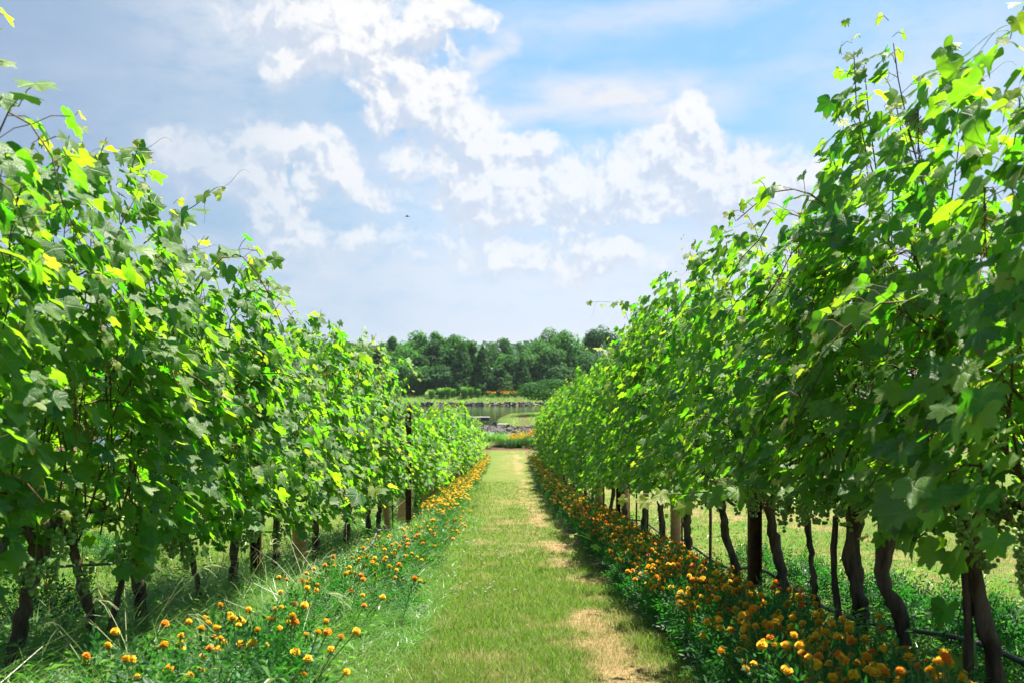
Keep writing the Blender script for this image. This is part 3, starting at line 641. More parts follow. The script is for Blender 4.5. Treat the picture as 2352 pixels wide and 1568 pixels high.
post(XL + .29, 13.2, 1.62, .075, 'tall bare rusty post standing above the dip in the left row', clips=False)
post(XR, 14.0, 1.9, .06, 'rusty post half hidden in the right row foliage', clips=False)
post(XL, 24.0, 1.8, .06, 'far rusty post hidden in the left row', clips=False)
post(XR, 24.0, 1.8, .06, 'far rusty post hidden in the right row', clips=False)
post(XL, 35.0, 1.8, .06, 'rusty post showing near the far end of the left row', clips=False)
post(XR - .06, 34.0, 1.75, .07, 'dark rusty post clear of the leaves near the far right end', clips=False)
for s, x, nm in ((-1, -1.57, 'left'), (1, 1.55, 'right')):
    mb = MB(); mb.add(*tube([[0, 0, -.2], [0, 0, 1.9]], .06, 10)); mb.add(*tube([[0, 0, 1.901], [0, 0, 1.93]], [.06, .045], 10))
    o = empty('end_post', (x, 47.6, g1(x, 47.6)), f'dark round timber post ending the {nm} row before the pond', 'post', 'timber end posts of the rows')
    link('shaft', mb.me('shaft', M_dwood, True), o)
    br = MB(); br.add(*tube([[0, -1.6, -.1], [0, -.07, 1.4]], .035, 8)); link('brace', br.me('brace', M_dwood, True), o)
for x, d, h, lb in ((XR + .02, 7.6, .95, 'thin dark stake between two trunks of the right row'), (XR - .05, 10.6, .8, 'thin wooden stake beside a far right trunk'), (XR + .03, 12.2, .8, 'thin stake among the shaded right trunks')):
    o = tag(link('training_stake', MB().add(*tube([[0, 0, -.1], [.004, 0, h * .5], [-.003, 0, h]], .011, 7, True, .05)).me('training_stake', M_cane, True), None, (x, d, g1(x, d))), lb, 'stake', 'training stakes')
def guard(x, d, h, r, lean_, lb):
    o = empty('tree_guard', (x, d, g1(x, d)), lb, 'tree guard', 'tan tree guards round young vines')
    z = np.linspace(-.02, h, 46); p = np.stack([lean_ * z, 0 * z, z], -1); rr = r * (1 + .05 * np.cos(z * 2 * pi / .048))
    V, F = tube(p, rr, 16, False); link('sleeve', mesh('sleeve', V, F, M_guard, True), o)
    s = MB(); s.add(*tube([[r * 1.25, .01, -.1], [r * 1.25, .01, h * 1.12]], .008, 6)); link('support_stick', s.me('support_stick', M_cane), o)
for (x, d, h, r, l, lb) in ((XR - .02, 8.95, .62, .046, 0, 'ribbed tan tree guard beside a leafy right row trunk'), (XR, 13.2, .55, .05, .02, 'tan tree guard second along the shaded right row'), (XR - .05, 16.4, .62, .06, -.02, 'tan tree guard third along the right row'),
        (XL + .05, 7.75, .5, .05, -.12, 'faded tan tree guard behind weeds near the first left post'), (XL + .1, 13.9, .45, .06, .12, 'tilted tan tree guard before the tall left post'), (XL + .1, 12.6, .42, .04, -.1, 'leaning narrow tan guard in the left row grass'),
        (XL + .12, 17.2, .45, .04, .1, 'pale guard tube leaning among grass past the tall left post'), (XL + .12, 19.6, .55, .07, .05, 'wide orange tan guard midway along the left row'), (XL + .12, 27.5, .6, .08, 0, 'orange tan guard far along the left row'),
        (XL + .12, 30.5, .6, .07, .05, 'pale tan guard further along the left row'), (XL + .12, 34.0, .7, .08, 0, 'tall tan guard in the far left row'), (XL + .1, 39, .7, .08, 0, 'tan guard close to the left end post'),
        (XR - .12, 30.0, .7, .10, 0, 'broad orange tan guard far along the right row'), (XR - .15, 33.0, .75, .12, .03, 'broad tan guard farther along the right row'), (XR - .12, 38.0, .8, .1, 0, 'tan guard ahead of the right end post'), (XR - .15, 44.0, .85, .1, 0, 'last tan guard beside the right end post')):
    guard(x, d, h, r, l, lb)
def along(x, zoff, d0, d1, r, n, name, label, cat, m, sag=.0, per=1.6, xj=.03, seed=0):
    d = np.linspace(d0, d1, n); zz = gz(np.full(n, x), d) + zoff + sag * np.cos(d / per * 2 * pi) + .02 * np.sin(d * 2.3 + seed); xx = x + xj * np.sin(d * 1.9 + seed)
    return tag(link(name, MB().add(*tube(np.stack([xx, d, zz], -1), r, 7)).me(name, m, True)), label, cat)
along(XR + .09, .17, 2.2, 47, .0095, 260, 'drip_hose', 'black irrigation hose strung low behind the right row trunks', 'hose', M_hose, .03, 3.1)
along(XL + .22, .12, 5.0, 30, .010, 160, 'drip_hose', 'weathered grey hose lying in the grass along the left row', 'hose', M_hose2, .02, 3.7, .05, 2)
along(XL - .1, .42, 2.0, 47, .006, 200, 'drip_hose', 'thin grey hose strung behind the left row trunks', 'hose', M_hose2, .01, 3)
for x, nm, hs in ((XL, 'left', (.62, 1.1, 1.5)), (XR, 'right', (.66, 1.15, 1.6))):
    for h, wd in zip(hs, ('lowest', 'middle', 'top')):
        along(x, h, 2.0, 47.4, .0016, 80, 'trellis_wire', f'{wd} steel wire of the {nm} row trellis', 'wire', M_wire, 0, 3, 0)['group'] = 'trellis wires'

# ------------------------------------------------------------------ grass
def blades(mb, x, y, h, w_, lean_, segs, rnd, yg, zoff=0.0, droop=0.0, az_=None):
    """flat tapering blades, each on the ground"""
    N = len(x); z = gz(x, y) + zoff; a = rng.uniform(0, 2 * pi, N) if az_ is None else az_; da = a + rng.normal(0, 1.2, N)
    d = np.stack([np.cos(a), np.sin(a), np.zeros(N)], -1); s = np.stack([-np.sin(da), np.cos(da), np.zeros(N)], -1)
    t = np.linspace(0, 1, segs + 1); V = []
    for k_, tk in enumerate(t):
        c = np.stack([x, y, z - .01], -1) + d * (lean_ * h * tk ** 2)[:, None] + np.array([0, 0, 1.]) * (h * (tk - droop * tk ** 3))[:, None]
        wk = w_ * (1 - tk ** 1.6) if k_ < segs else 0 * w_
        if k_ < segs: V += [c - s * wk[:, None] / 2, c + s * wk[:, None] / 2]
        else: V.append(c)
    n = 2 * segs + 1; V = np.stack(V, 1).reshape(-1, 3); b = (np.arange(N) * n)[:, None]; F = []
    for k_ in range(segs - 1): F.append(b + np.array([2 * k_, 2 * k_ + 1, 2 * k_ + 3, 2 * k_ + 2]))
    e = 2 * segs - 2; tri = b + np.array([e, e + 1, e + 2])
    mb.add(V, ([np.vstack(F)] if F else []) + [tri], 0, rnd=np.repeat(rnd, n), yg=np.repeat(yg, n), lf=np.zeros((len(V), 3)))
def screen_uniform(N, d0, d1, x0, x1, p=1.35):
    u = rng.random(N); y = (d0 ** (-p) + u * (d1 ** (-p) - d0 ** (-p))) ** (-1 / p); return rng.uniform(x0, x1, N), y
mb = MB()
for (N, d0, d1, x0, x1, hs) in ((150000, 3.3, 30, -.95, 1.0, 1.0), (70000, 3.3, 22, 1.0, 5.2, 1.3), (32000, 3.0, 14, -4.5, -.9, 1.5), (40000, 3.3, 9, -.95, 1.0, 1.0)):
    x, y = screen_uniform(N, d0, d1, x0, x1)
    dr, so_ = dryness(x, y), soilness(x, y); kp = rng.random(N) > np.clip(so_ * 1.15 + dr * .35 * (x < 1.5), 0, 1); x, y, dr = x[kp], y[kp], dr[kp]; n = len(x)
    patch = fbm(x * 1.3, y * 1.0, 77)
    h = rng.gamma(6, .0062, n) * hs * (1 - .45 * dr) * (.6 + .9 * patch) * (1 + .9 * ssf(-x, .45, 1.0))
    wd = np.maximum(.0034, .00062 * y) * rng.uniform(.7, 1.3, n)
    yg = np.clip(dr * 1.0 - .06 + rng.normal(0, .35, n), 0, 1)
    blades(mb, x, y, h, wd, rng.uniform(.1, 1.1, n), 2, np.clip(rng.random(n) * .7 + .5 * (patch - .3), 0, 1), yg)
tag(link('grass', mb.me('grass', M_blade)), kind='stuff')
# tall weeds of the left verge
mb = MB()
def tall(N, d0, d1, x0, x1, hm, lm, wd0, p=1.3, stalk=False, seg=4):
    x, y = screen_uniform(N, d0, d1, x0, x1, p); c = fbm(x * 1.5, y * 1.2, 91)
    kp = rng.random(N) < np.clip(.15 + 1.6 * (c - .25), 0, 1); x, y, c = x[kp], y[kp], c[kp]; n = len(x)
    e = ssf(-x, .50, .95) if x1 > -2 else np.ones(n)
    h = hm * rng.uniform(.45, 1.15, n) * (.5 + .8 * c) * (.35 + .65 * e)
    blades(mb, x, y, h, np.maximum(wd0, .0007 * y) * rng.uniform(.7, 1.3, n), rng.uniform(.5, lm * 1.6, n), seg, rng.random(n), np.clip(rng.normal(.75 if stalk else -.02, .2, n), 0, 1), 0, rng.uniform(.1, .5) if not stalk else .15)
tall(64000, 2.7, 16, -2.1, -.42, .24, 1.5, .0062)
tall(22000, 2.7, 10, -2.3, -.55, .17, 1.3, .012)
tall(10000, 2.6, 7.5, -2.2, -.75, .36, 1.2, .0058)
tall(500, 3.0, 15, -2.0, -.8, .48, 1.0, .0022, stalk=True)
tall(6500, 14, 46, -1.9, -1.0, .34, 1.2, .006, .9)
tall(5000, 3.0, 9, -4.6, -2.2, .2, 1.2, .006)
tall(9000, 2.6, 16, 1.15, 3.2, .20, 1.3, .006)
tag(link('tall_grass', mb.me('tall_grass', M_tall)), kind='stuff')
# broad-leaved weeds
mb = MB()
def weeds(N, d0, d1, x0, x1):
    x, y = screen_uniform(N, d0, d1, x0, x1, 1.2); kp = rng.random(N) < np.clip(1.7 * (fbm(x * 2.0, y * 1.6, 55) - .22), 0, 1) * (1 if x1 > 0 else ssf(-x, .48, .85)); x, y = x[kp], y[kp]; n = len(x)
    pos = np.stack([x, y, gz(x, y) + rng.uniform(.02, .20, n) * (.5 + fbm(x, y, 8))], -1); a = rng.uniform(0, 6.28, n); T_ = np.stack([np.cos(a), np.sin(a), rng.uniform(-.5, .5, n)], -1); T_ = nrm(T_)
    N_ = nrm(np.stack([rng.normal(0, .35, n), rng.normal(0, .35, n), np.ones(n)], -1)); s_ = nrm(np.cross(T_, N_)); L_ = (rng.uniform(.022, .058, n) * np.maximum(1, y / 9))[:, None]
    V = np.stack([pos, pos + T_ * L_ * .4 + s_ * L_ * .16 + N_ * L_ * .1, pos + T_ * L_ - N_ * L_ * .15, pos + T_ * L_ * .4 - s_ * L_ * .16 + N_ * L_ * .1], 1).reshape(-1, 3)
    mb.add(V, (np.arange(n) * 4)[:, None] + np.arange(4), 0, rnd=np.repeat(rng.random(n), 4), yg=np.repeat(np.clip(rng.normal(-.1, .2, n), 0, 1), 4), lf=np.zeros((n * 4, 3)))
weeds(15000, 2.8, 18, -2.3, -.5); weeds(16000, 2.8, 14, 1.2, 3.4); weeds(4000, 3.5, 12, -4.5, -2.3)
tag(link('ground_cover', mb.me('ground_cover', M_tall)), kind='stuff')
# seed heads: finger-like pale spikes on the stalks
mb = MB()
for q in range(55):
    x, y = screen_uniform(1, 3.0, 12, -2.0, -.7); x, y = x[0], y[0]; z = g1(x, y); h = rng.uniform(.28, .5); a = rng.uniform(0, 6.28); d_ = np.array([cos(a), sin(a), 0]); b0 = np.array([x, y, z])
    st = spline([b0, b0 + d_ * h * .15 + [0, 0, h * .55], b0 + d_ * h * .5 + [0, 0, h * .95]], 8); mb.add(*tube(st, np.linspace(.0016, .001, 8), 3, False))
    for s in range(rng.integers(3, 6)):
        f_ = nrm(d_ + rng.normal(0, .55, 3)); L_ = rng.uniform(.05, .1); mb.add(*tube([st[-1], st[-1] + f_ * L_ * .5, st[-1] + f_ * L_ + [0, 0, -.02]], [.0010, .0010, .0005], 3, False))
tag(link('grass_seed_heads', mb.me('grass_seed_heads', simple('seed_head', (.26, .32, .13), (.38, .40, .19), 9, .8))), kind='stuff')
# clover flowers on the mown path
mb = MB(); a_ = rng.normal(0, 1, (40, 3)); a_[:, 2] = np.abs(a_[:, 2])
for v in nrm(a_):
    s = nrm(np.cross(v, rng.normal(0, 1, 3))); c = v * .005 + [0, 0, .04]; mb.add([c - s * .002, c + s * .002, c + v * .0045], np.array([[0, 1, 2]]), 0, rnd=rng.random(3))
mb.add(*tube([[0, 0, -.01], [.004, 0, .05]], .0012, 3), 1, rnd=np.zeros(8)); CLO = mb.me('clover_flower', [M_white, M_stem])
for q in range(60):
    if q < 34: x, y = rng.normal(-.25, .3), rng.normal(9.6, .5)
    elif q < 62: x, y = rng.normal(-.25, .12), rng.normal(6.9, .25)
    else: x, y = rng.uniform(-.6, .75), rng.uniform(4.2, 13)
    o = link('clover_flower', CLO, None, (x, y, g1(x, y))); o.rotation_euler = (rng.normal(0, .2), rng.normal(0, .2), rng.uniform(0, 6)); sc = max(1, y / 9) * rng.uniform(.7, 1.1); o.scale = (sc,) * 3
    tag(o, 'small white clover flower dotted on the mown grass path', 'flower', 'white clover flowers on the path')

# ------------------------------------------------------------------ marigolds
def flower_mesh(m, rows=5):
    mb = MB()
    for k_ in range(rows):
        n = [14, 13, 11, 8, 5][k_]; r = [.023, .021, .017, .012, .007][k_]; z = [.001, .006, .011, .015, .018][k_]; up_ = [-.15, .15, .45, .8, 1.3][k_]
        for q in range(n):
            a = 2 * pi * (q + .5 * k_) / n + rng.normal(0, .1); d = np.array([cos(a), sin(a), 0]); s = np.array([-sin(a), cos(a), 0]); wv_ = r * .36; rr = r * rng.uniform(.85, 1.12)
            c = np.array([0, 0, z]); b = d * .002
            V = [c + b - s * wv_ * .4, c + b + s * wv_ * .4, c + d * rr * .75 + s * wv_ + [0, 0, up_ * rr * .45 + rng.normal(0, .0015)], c + d * rr + [0, 0, up_ * rr * .38], c + d * rr * .75 - s * wv_ + [0, 0, up_ * rr * .45 + rng.normal(0, .0015)]]
            mb.add(V, [np.array([[0, 1, 2, 4]]), np.array([[4, 2, 3]])], 0, rnd=np.full(5, rng.random()))
    V, F = tube([[0, 0, -.02], [0, 0, -.012], [0, 0, .003]], [.003, .007, .009], 7); mb.add(V, F, 1, rnd=np.zeros(len(V)))
    return mb.me('flower', [m, M_stem], False)
FLW = [[flower_mesh(m) for _ in range(3)] for m in M_pet]
def mari_foliage(w_, h, n, big=1.0):
    mb = MB(); P_, T_, N_, Z_ = [], [], [], []
    u = rng.normal(0, 1, (n, 3)); u = nrm(u) * (rng.random((n, 1)) ** .38); pos = u * [w_ / 2, w_ / 2, h / 2] + [0, 0, h / 2 + .01]
    dirs = nrm(u * [1, 1, .6] + rng.normal(0, .45, (n, 3)) + [0, 0, .25])
    for p, d in zip(pos, dirs):                      # pinnate leaf: paired leaflets on a rib
        s = nrm(np.cross(d, rng.normal(0, 1, 3))); L_ = rng.uniform(.045, .085) * big; up_ = np.cross(s, d)
        for t in (.25, .5, .75, 1.0):
            for sg in ((-1, 1) if t < 1 else (0,)):
                P_.append(p + d * L_ * t); T_.append(nrm(d * .7 + s * sg * .9)); N_.append(up_ + rng.normal(0, .25, 3)); Z_.append(L_ * .36)
    P_, T_, N_, Z_ = map(np.array, (P_, T_, N_, Z_)); s = nrm(np.cross(T_, N_)); N = len(P_)
    V = np.stack([P_, P_ + T_ * Z_[:, None] * .5 + s * Z_[:, None] * .17, P_ + T_ * Z_[:, None], P_ + T_ * Z_[:, None] * .5 - s * Z_[:, None] * .17], 1).reshape(-1, 3)
    r = np.repeat(rng.random(N), 4); mb.add(V, (np.arange(N) * 4)[:, None] + np.arange(4), 0, rnd=r, yg=np.zeros(N * 4), lf=np.zeros((N * 4, 3))); return mb
MF = [mari_foliage(.34, .25, 380).me('foliage', M_mari) for _ in range(4)]
MFS = [mari_foliage(.24, .24, 130).me('foliage', M_mari) for _ in range(3)]
def stems_mesh(heads, base=.0):
    mb = MB()
    for h in heads: mb.add(*tube(spline([[h[0] * .2, h[1] * .2, -.01], [h[0] * .6, h[1] * .6, h[2] * .55], h], 6), .0022, 4, False))
    return mb.me('stems', M_stem, True)
def marigold(x, d, nf, w_, h, fol, mix, label, group):
    o = empty('marigold', (x, d, g1(x, d)), label, 'marigold', group); rz = rng.uniform(0, 6.28)
    f = link('foliage', fol, o); f.rotation_euler = (0, 0, rz)
    heads = []
    for q in range(nf):
        a = rng.uniform(0, 6.28); r = w_ * .52 * math.sqrt(rng.random()); heads.append([r * cos(a), r * sin(a), h * (1 - .40 * (r / (w_ * .55)) ** 2) + rng.uniform(.02, .085)])
    link('stems', stems_mesh(heads), o)
    for hd in heads:
        c = rng.choice(3, p=mix); fl = link('flower', FLW[c][rng.integers(3)], o, hd); fl.rotation_euler = (rng.normal(-.1, .35), rng.normal(0, .35), rng.uniform(0, 6)); fl.scale = (rng.uniform(.50, .76),) * 3
    return o
def far_marigold_mesh(w_, h, n, nfl, mix, big):
    mb = mari_foliage(w_, h, n, big); rows = []
    for q in range(nfl):
        a = rng.uniform(0, 6.28); r = w_ * .52 * math.sqrt(rng.random()); c = np.array([r * cos(a), r * sin(a), h * (1 - .4 * (r / (w_ * .55)) ** 2) + rng.uniform(-.01, .05)]); m = 1 + rng.choice(3, p=mix); R = rng.uniform(.018, .028)
        th = np.linspace(0, 2 * pi, 7, endpoint=False); V = np.vstack([c + [0, 0, R * .65], c + np.stack([np.cos(th) * R * .8, np.sin(th) * R * .8, 0 * th + R * .45], -1), c + np.stack([np.cos(th) * R, np.sin(th) * R, 0 * th], -1)])
        j = np.arange(7); j2 = (j + 1) % 7; mb.add(V, [np.stack([0 * j, 1 + j, 1 + j2], -1), np.stack([1 + j, 8 + j, 8 + j2, 1 + j2], -1)], m, rnd=rng.random(15), yg=np.zeros(15), lf=np.zeros((15, 3)))
    return mb.me('marigold', [M_mari] + M_pet)
q = 0
edge_n = {'path': 0, 'vine': 0}
d = 2.25
while d < 13.5:
    for nm, x0 in (('path', .83), ('vine', 1.02)):
        lx = x0 + rng.normal(0, .03) + .10 * min(1, (d - 2.2) / 9); ld = d + rng.normal(0, .05) + (.14 if nm == 'vine' else 0)
        nf = int(rng.integers(22, 36)); mix = [.80, .17, .03] if d < 9 else [.55, .33, .12]; col_ = 'golden yellow' if nm == 'path' else 'orange and yellow'
        if nm == 'vine': mix = [.72, .23, .05]; nf = int(nf * .7)
        i_ = edge_n[nm]; edge_n[nm] += 1
        marigold(lx, ld, nf, .34, .25 + rng.normal(0, .02), MF[rng.integers(4)], mix, f'bushy marigold with {col_} blooms, {ordinal(i_)} along the {nm} side of the right bed', 'marigolds in the right bed')
    d += .31
FR = [far_marigold_mesh(.55, .32, 260, 30, [.62, .32, .06], 1.25) for _ in range(3)]; FL = [far_marigold_mesh(.50, .30, 200, 44, [.85, .14, .01], 1.25) for _ in range(3)]
while d < 46.5:
    o = link('marigold', FR[rng.integers(3)], None, (.98 + .02 * (d - 13) / 10 + rng.normal(0, .04), d, g1(1, d))); o.rotation_euler = (0, 0, rng.uniform(0, 6.28))
    tag(o, 'distant orange marigold in the unbroken far stretch of the right bed', 'marigold', 'far marigolds of the right bed'); d += .42 if d < 28 else .6
d = 15.0
while d < 46.5:
    o = link('marigold', FL[rng.integers(3)], None, (-1.14 - .10 * (d - 15) / 30 + rng.normal(0, .06), d, g1(-1.2, d))); o.rotation_euler = (0, 0, rng.uniform(0, 6.28))
    tag(o, 'distant golden marigold in the dense far stretch of the left bed', 'marigold', 'far marigolds of the left bed'); d += .42 if d < 28 else .6
spots = [(470, 1460, 5), (520, 1475, 3), (565, 1455, 4), (600, 1490, 5), (625, 1440, 4), (655, 1470, 5), (640, 1520, 3), (545, 1530, 3), (350, 1520, 3), (370, 1550, 4), (240, 1530, 2), (720, 1360, 4), (780, 1370, 4), (680, 1385, 3), (760, 1330, 5), (830, 1300, 6), (870, 1290, 6), (800, 1310, 5), (850, 1330, 4), (905, 1290, 5), (890, 1320, 3), (920, 1240, 7), (960, 1230, 7), (990, 1215, 8), (940, 1260, 6), (1000, 1190, 9), (1020, 1200, 8), (910, 1345, 3), (440, 1555, 2), (1030, 1175, 9), (975, 1250, 6), (880, 1265, 6)]
for q, (sx, sy, nf) in enumerate(sorted(spots, key=lambda s: -s[1])):
    hgt = .22; dd = np.linspace(2.8, 30, 3000); zz = gz(0 * dd - 1.2, dd) + hgt; i_ = np.argmin(np.abs(860 - zz / dd * 2352 - sy)); d_ = dd[i_]; x_ = (sx - 1176) / 2352 * d_
    marigold(x_, d_, int(nf * 1.25) + 1, .46 + .02 * nf, hgt + .02, MFS[rng.integers(3)], [.78, .18, .04], f'low marigold with {"no one few few some some several several many many".split()[nf]} golden blooms, {ordinal(q)} nearest in the left verge', 'marigolds scattered in the left verge')
for q, (sx, sy) in enumerate([(45, 1455), (130, 1445), (110, 1465), (180, 1450)]):
    d_ = 4.5; x_ = (sx - 1176) / 2352 * d_
    marigold(x_, d_, 2, .22, .26, MFS[q % 3], [.2, .7, .1], f'orange marigold under the left row vines, {ordinal(q)} of four from the left edge', 'marigolds under the left row')
q = 0
for x, d in [(1.72, 3.6), (1.9, 3.9), (1.75, 4.3), (2.0, 4.5), (1.8, 4.9), (1.95, 5.4), (1.75, 5.8), (1.85, 6.6), (1.8, 7.6)]:
    o = empty('marigold', (x, d, g1(x, d)), f'marigold bush without blooms behind the right row trunks, {ordinal(q)} from the front', 'marigold', 'marigolds behind the right row'); link('foliage', MF[q % 4], o); q += 1
q = 0
for x, d in [(-3.6, 7.0), (-3.8, 8.0), (-3.3, 8.6), (-3.9, 9.4)]:
    o = empty('marigold', (x, d, g1(x, d)), f'leafy marigold bush beyond the left row, {ordinal(q)} from the front', 'marigold', 'marigolds beyond the left row'); link('foliage', MF[q % 4], o); q += 1

# ------------------------------------------------------------------ background: pond edge, dock, planting
def stones(name, pts, smin, smax):
    mb = MB(); base = np.array([[x, y, z] for x in (-1, 1) for y in (-1, 1) for z in (-1, 1)] + [[1.3, 0, 0], [-1.3, 0, 0], [0, 1.3, 0], [0, -1.3, 0], [0, 0, 1.2], [0, 0, -1.2]]) * .7
    import itertools
    F = np.array([[8, 6, 7], [8, 7, 5], [8, 5, 4], [8, 4, 6], [9, 3, 2], [9, 1, 3], [9, 0, 1], [9, 2, 0], [10, 7, 6], [10, 3, 7], [10, 2, 3], [10, 6, 2], [11, 4, 5], [11, 5, 1], [11, 1, 0], [11, 0, 4], [12, 7, 3], [12, 5, 7], [12, 1, 5], [12, 3, 1], [13, 6, 4], [13, 2, 6], [13, 0, 2], [13, 4, 0]])
    for p in pts: mb.add((base + rng.normal(0, .2, base.shape)) @ np.linalg.qr(rng.normal(0, 1, (3, 3)))[0] * rng.uniform(smin, smax) * np.array([rng.uniform(.8, 1.5), 1, rng.uniform(.6, 1)]) + p, F)
    return tag(link(name, mb.me(name, M_stone)), kind='stuff')
pts = []
for q in range(300):
    x = rng.uniform(-3.3, 3.2); yb = 86.0 - .05 * x; y = yb + rng.uniform(-.5, 1.3); pts.append([x, y, WATER + .0 + max(0, y - yb + .3) * .32 + rng.uniform(-.04, .06)])
stones('riprap_rocks', pts, .07, .17)
pts = [[rng.uniform(-38, 26), 164.8 + rng.uniform(-.4, .8), WATER + rng.uniform(0, .5)] for q in range(620)]
stones('shore_rocks', pts, .10, .25)

def at(x, y, d): return (x - 1176) / 2352 * d
dk = empty('dock', (-5, 104, -4.3), 'grey wooden dock reaching over the pond to the grassy tongue', 'dock')
link('deck', MB().add(*box(-4.5, 2.75, -.8, .8, 0, .07)).me('deck', M_wood), dk)
link('side_beam', MB().add(*box(-4.5, 2.7, -.80, -.68, -.26, -.003)).me('side_beam', M_dwood), dk)
for x in (-3.2, -1.2, .95, 1.55): link('leg', MB().add(*tube([[x, -.6, -1.2], [x, -.6, -.01]], .09, 8)).me('leg', M_dwood, True), dk)
sx = at(1160, 967, 97); sb = empty('concrete_slab', (sx, 97, g1(sx, 97)), 'pale flat slab with a small dark block at one end lying on the grassy tongue', 'slab')
a = np.array([[-.75, -.45, 0], [.3, -.5, 0], [1.1, -.1, 0], [.6, .4, 0], [-.7, .35, 0]]); m5 = MB(); m5.add(np.vstack([a + [0, 0, -.05], a + [0, 0, .10]]), [np.array([[i_, (i_ + 1) % 5, 5 + (i_ + 1) % 5, 5 + i_] for i_ in range(5)]), np.array([[5, 6, 7, 8, 9]])])
link('slab', m5.me('slab', M_slab), sb); link('block', MB().add(*box(-1.12, -.80, -.3, .05, -.04, .26)).add(*tube([[-1.5, -.1, .08], [-1.12, -.1, .1]], .03, 6)).me('block', M_dark), sb)

def clump(name, x, d, n, h, spread, wd, m, label, cat, lean_=.55, flowers=None, group=None, yg=0.0, seg=4):
    o = empty(name, (x, d, g1(x, d)), label, cat, group); mb = MB(); N = n
    a = rng.uniform(0, 6.28, N); r = spread * .35 * np.sqrt(rng.random(N)); bx, by = r * np.cos(a), r * np.sin(a); hh = h * rng.uniform(.6, 1.1, N)
    d_ = np.stack([np.cos(a), np.sin(a), 0 * a], -1); s = np.stack([-np.sin(a), np.cos(a), 0 * a], -1); V = []; le = spread * .65 * rng.uniform(.2, 1.2, N) * lean_ * 2
    for k_, tk in enumerate(np.linspace(0, 1, seg + 1)):
        c = np.stack([bx, by, 0 * bx - .03], -1) + d_ * (le * tk ** 2)[:, None] + np.array([0, 0, 1.]) * (hh * (tk - .25 * tk ** 3))[:, None]
        wk = wd * (1 - .9 * tk ** 1.5); V += [c - s * wk / 2, c + s * wk / 2]
    nv = 2 * seg + 2; V = np.stack(V, 1).reshape(-1, 3); b = (np.arange(N) * nv)[:, None]
    F = np.vstack([b + np.array([2 * k_, 2 * k_ + 1, 2 * k_ + 3, 2 * k_ + 2]) for k_ in range(seg)])
    mb.add(V, F, 0, rnd=np.repeat(rng.random(N), nv), yg=np.repeat(np.clip(rng.normal(yg, .2, N), 0, 1), nv), lf=np.zeros((len(V), 3)))
    link('blades', mb.me('blades', m), o)
    if flowers:
        nf, fm, R = flowers; fb = MB()
        for q in range(nf):
            c = np.array([rng.normal(0, spread * .42), rng.normal(0, spread * .3), h * rng.uniform(.72, 1.08)]); v = rng.normal(0, 1, (9, 3)); v[:, 2] = np.abs(v[:, 2]) * .6
            for u in nrm(v): s_ = nrm(np.cross(u, rng.normal(0, 1, 3))); fb.add([c - s_ * R * .3, c + s_ * R * .3, c + u * R], np.array([[0, 1, 2]]), 0, rnd=rng.random(3))
        link('bloom_mass', fb.me('bloom_mass', fm), o)
    return o
def bush(name, x, d, w_, h, n, s, m, label, cat, group=None, yg=0.0, dep=None):
    o = empty(name, (x, d, g1(x, d)), label, cat, group); u = nrm(rng.normal(0, 1, (n, 3))) * (rng.random((n, 1)) ** .33)
    lump = .72 + .5 * fbm(u[:, 0] * 2.4 + x, u[:, 2] * 2.4 + u[:, 1] * 1.5, int(d)); pos = u * lump[:, None] * [w_ / 2, (dep or w_) / 2, h * .56] + [0, 0, h * .5]
    mb = MB(); cards(mb, pos, u + rng.normal(0, .5, (n, 3)) + [0, 0, .4], s, rng.random(n), np.clip(rng.normal(yg, .2, n), 0, 1)); link('foliage', mb.me('foliage', m), o)
    st = MB()
    for q in range(4): a = rng.uniform(0, 6.28); st.add(*tube([[0, 0, -.1], [cos(a) * w_ * .12, sin(a) * w_ * .12, h * .3], [cos(a) * w_ * .25, sin(a) * w_ * .25, h * .65]], [.03 * h, .02 * h, .008 * h], 5))
    link('stems', st.me('stems', M_tbark), o); return o
def cards(mb, pos, nor, s, rnd, yg, m=0):
    N = len(pos); n_ = nrm(nor); t = nrm(np.cross(n_, rng.normal(0, 1, (N, 3)))); b = np.cross(n_, t); s = np.broadcast_to(s, (N,)) * rng.uniform(.6, 1.35, N); S_ = s[:, None]
    V = np.stack([pos - t * S_ * .5, pos + b * S_ * .32 + n_ * S_ * .1, pos + t * S_ * .55, pos - b * S_ * .32 + n_ * S_ * .08], 1).reshape(-1, 3)
    mb.add(V, (np.arange(N) * 4)[:, None] + np.arange(4), m, rnd=np.repeat(rnd, 4), yg=np.repeat(yg, 4), lf=np.zeros((N * 4, 3)))

# planting at the far end of the aisle
clump('rush_clump', at(1135, 1015, 63), 63, 700, 1.25, 1.7, .03, M_tall, 'tall green rush clump at the end of the aisle, the left one', 'rushes', .4)
clump('rush_clump', at(1172, 1015, 62), 62, 700, 1.1, 1.5, .03, M_tall, 'dark green rush clump in the middle of the end planting', 'rushes', .4)
clump('rush_clump', at(1205, 1000, 65), 65.5, 350, 1.3, .9, .03, M_tall, 'slim rush clump standing against the inlet water', 'rushes', .4)
clump('straw_clump', at(1112, 1030, 60), 59.8, 420, .62, 1.1, .022, M_tall, 'low straw coloured grass clump beside the left end post', 'grass clump', .7, yg=.6)
clump('black_eyed_susan', at(1190, 1015, 61), 61, 260, .78, .75, .03, M_mari, 'golden flower clump left of the inlet gap at the aisle end', 'flowers', .4, (64, M_pet[0], .08), 'golden flower clumps at the aisle end')
clump('black_eyed_susan', at(1232, 1010, 62), 62.2, 420, .95, 1.3, .03, M_mari, 'wide golden flower clump right of the inlet gap', 'flowers', .4, (110, M_pet[0], .08), 'golden flower clumps at the aisle end')
bush('low_shrub', at(1215, 1025, 60), 60, 1.1, .75, 900, .07, M_far, 'brownish low shrub in front of the golden flowers', 'shrub', None, .35)
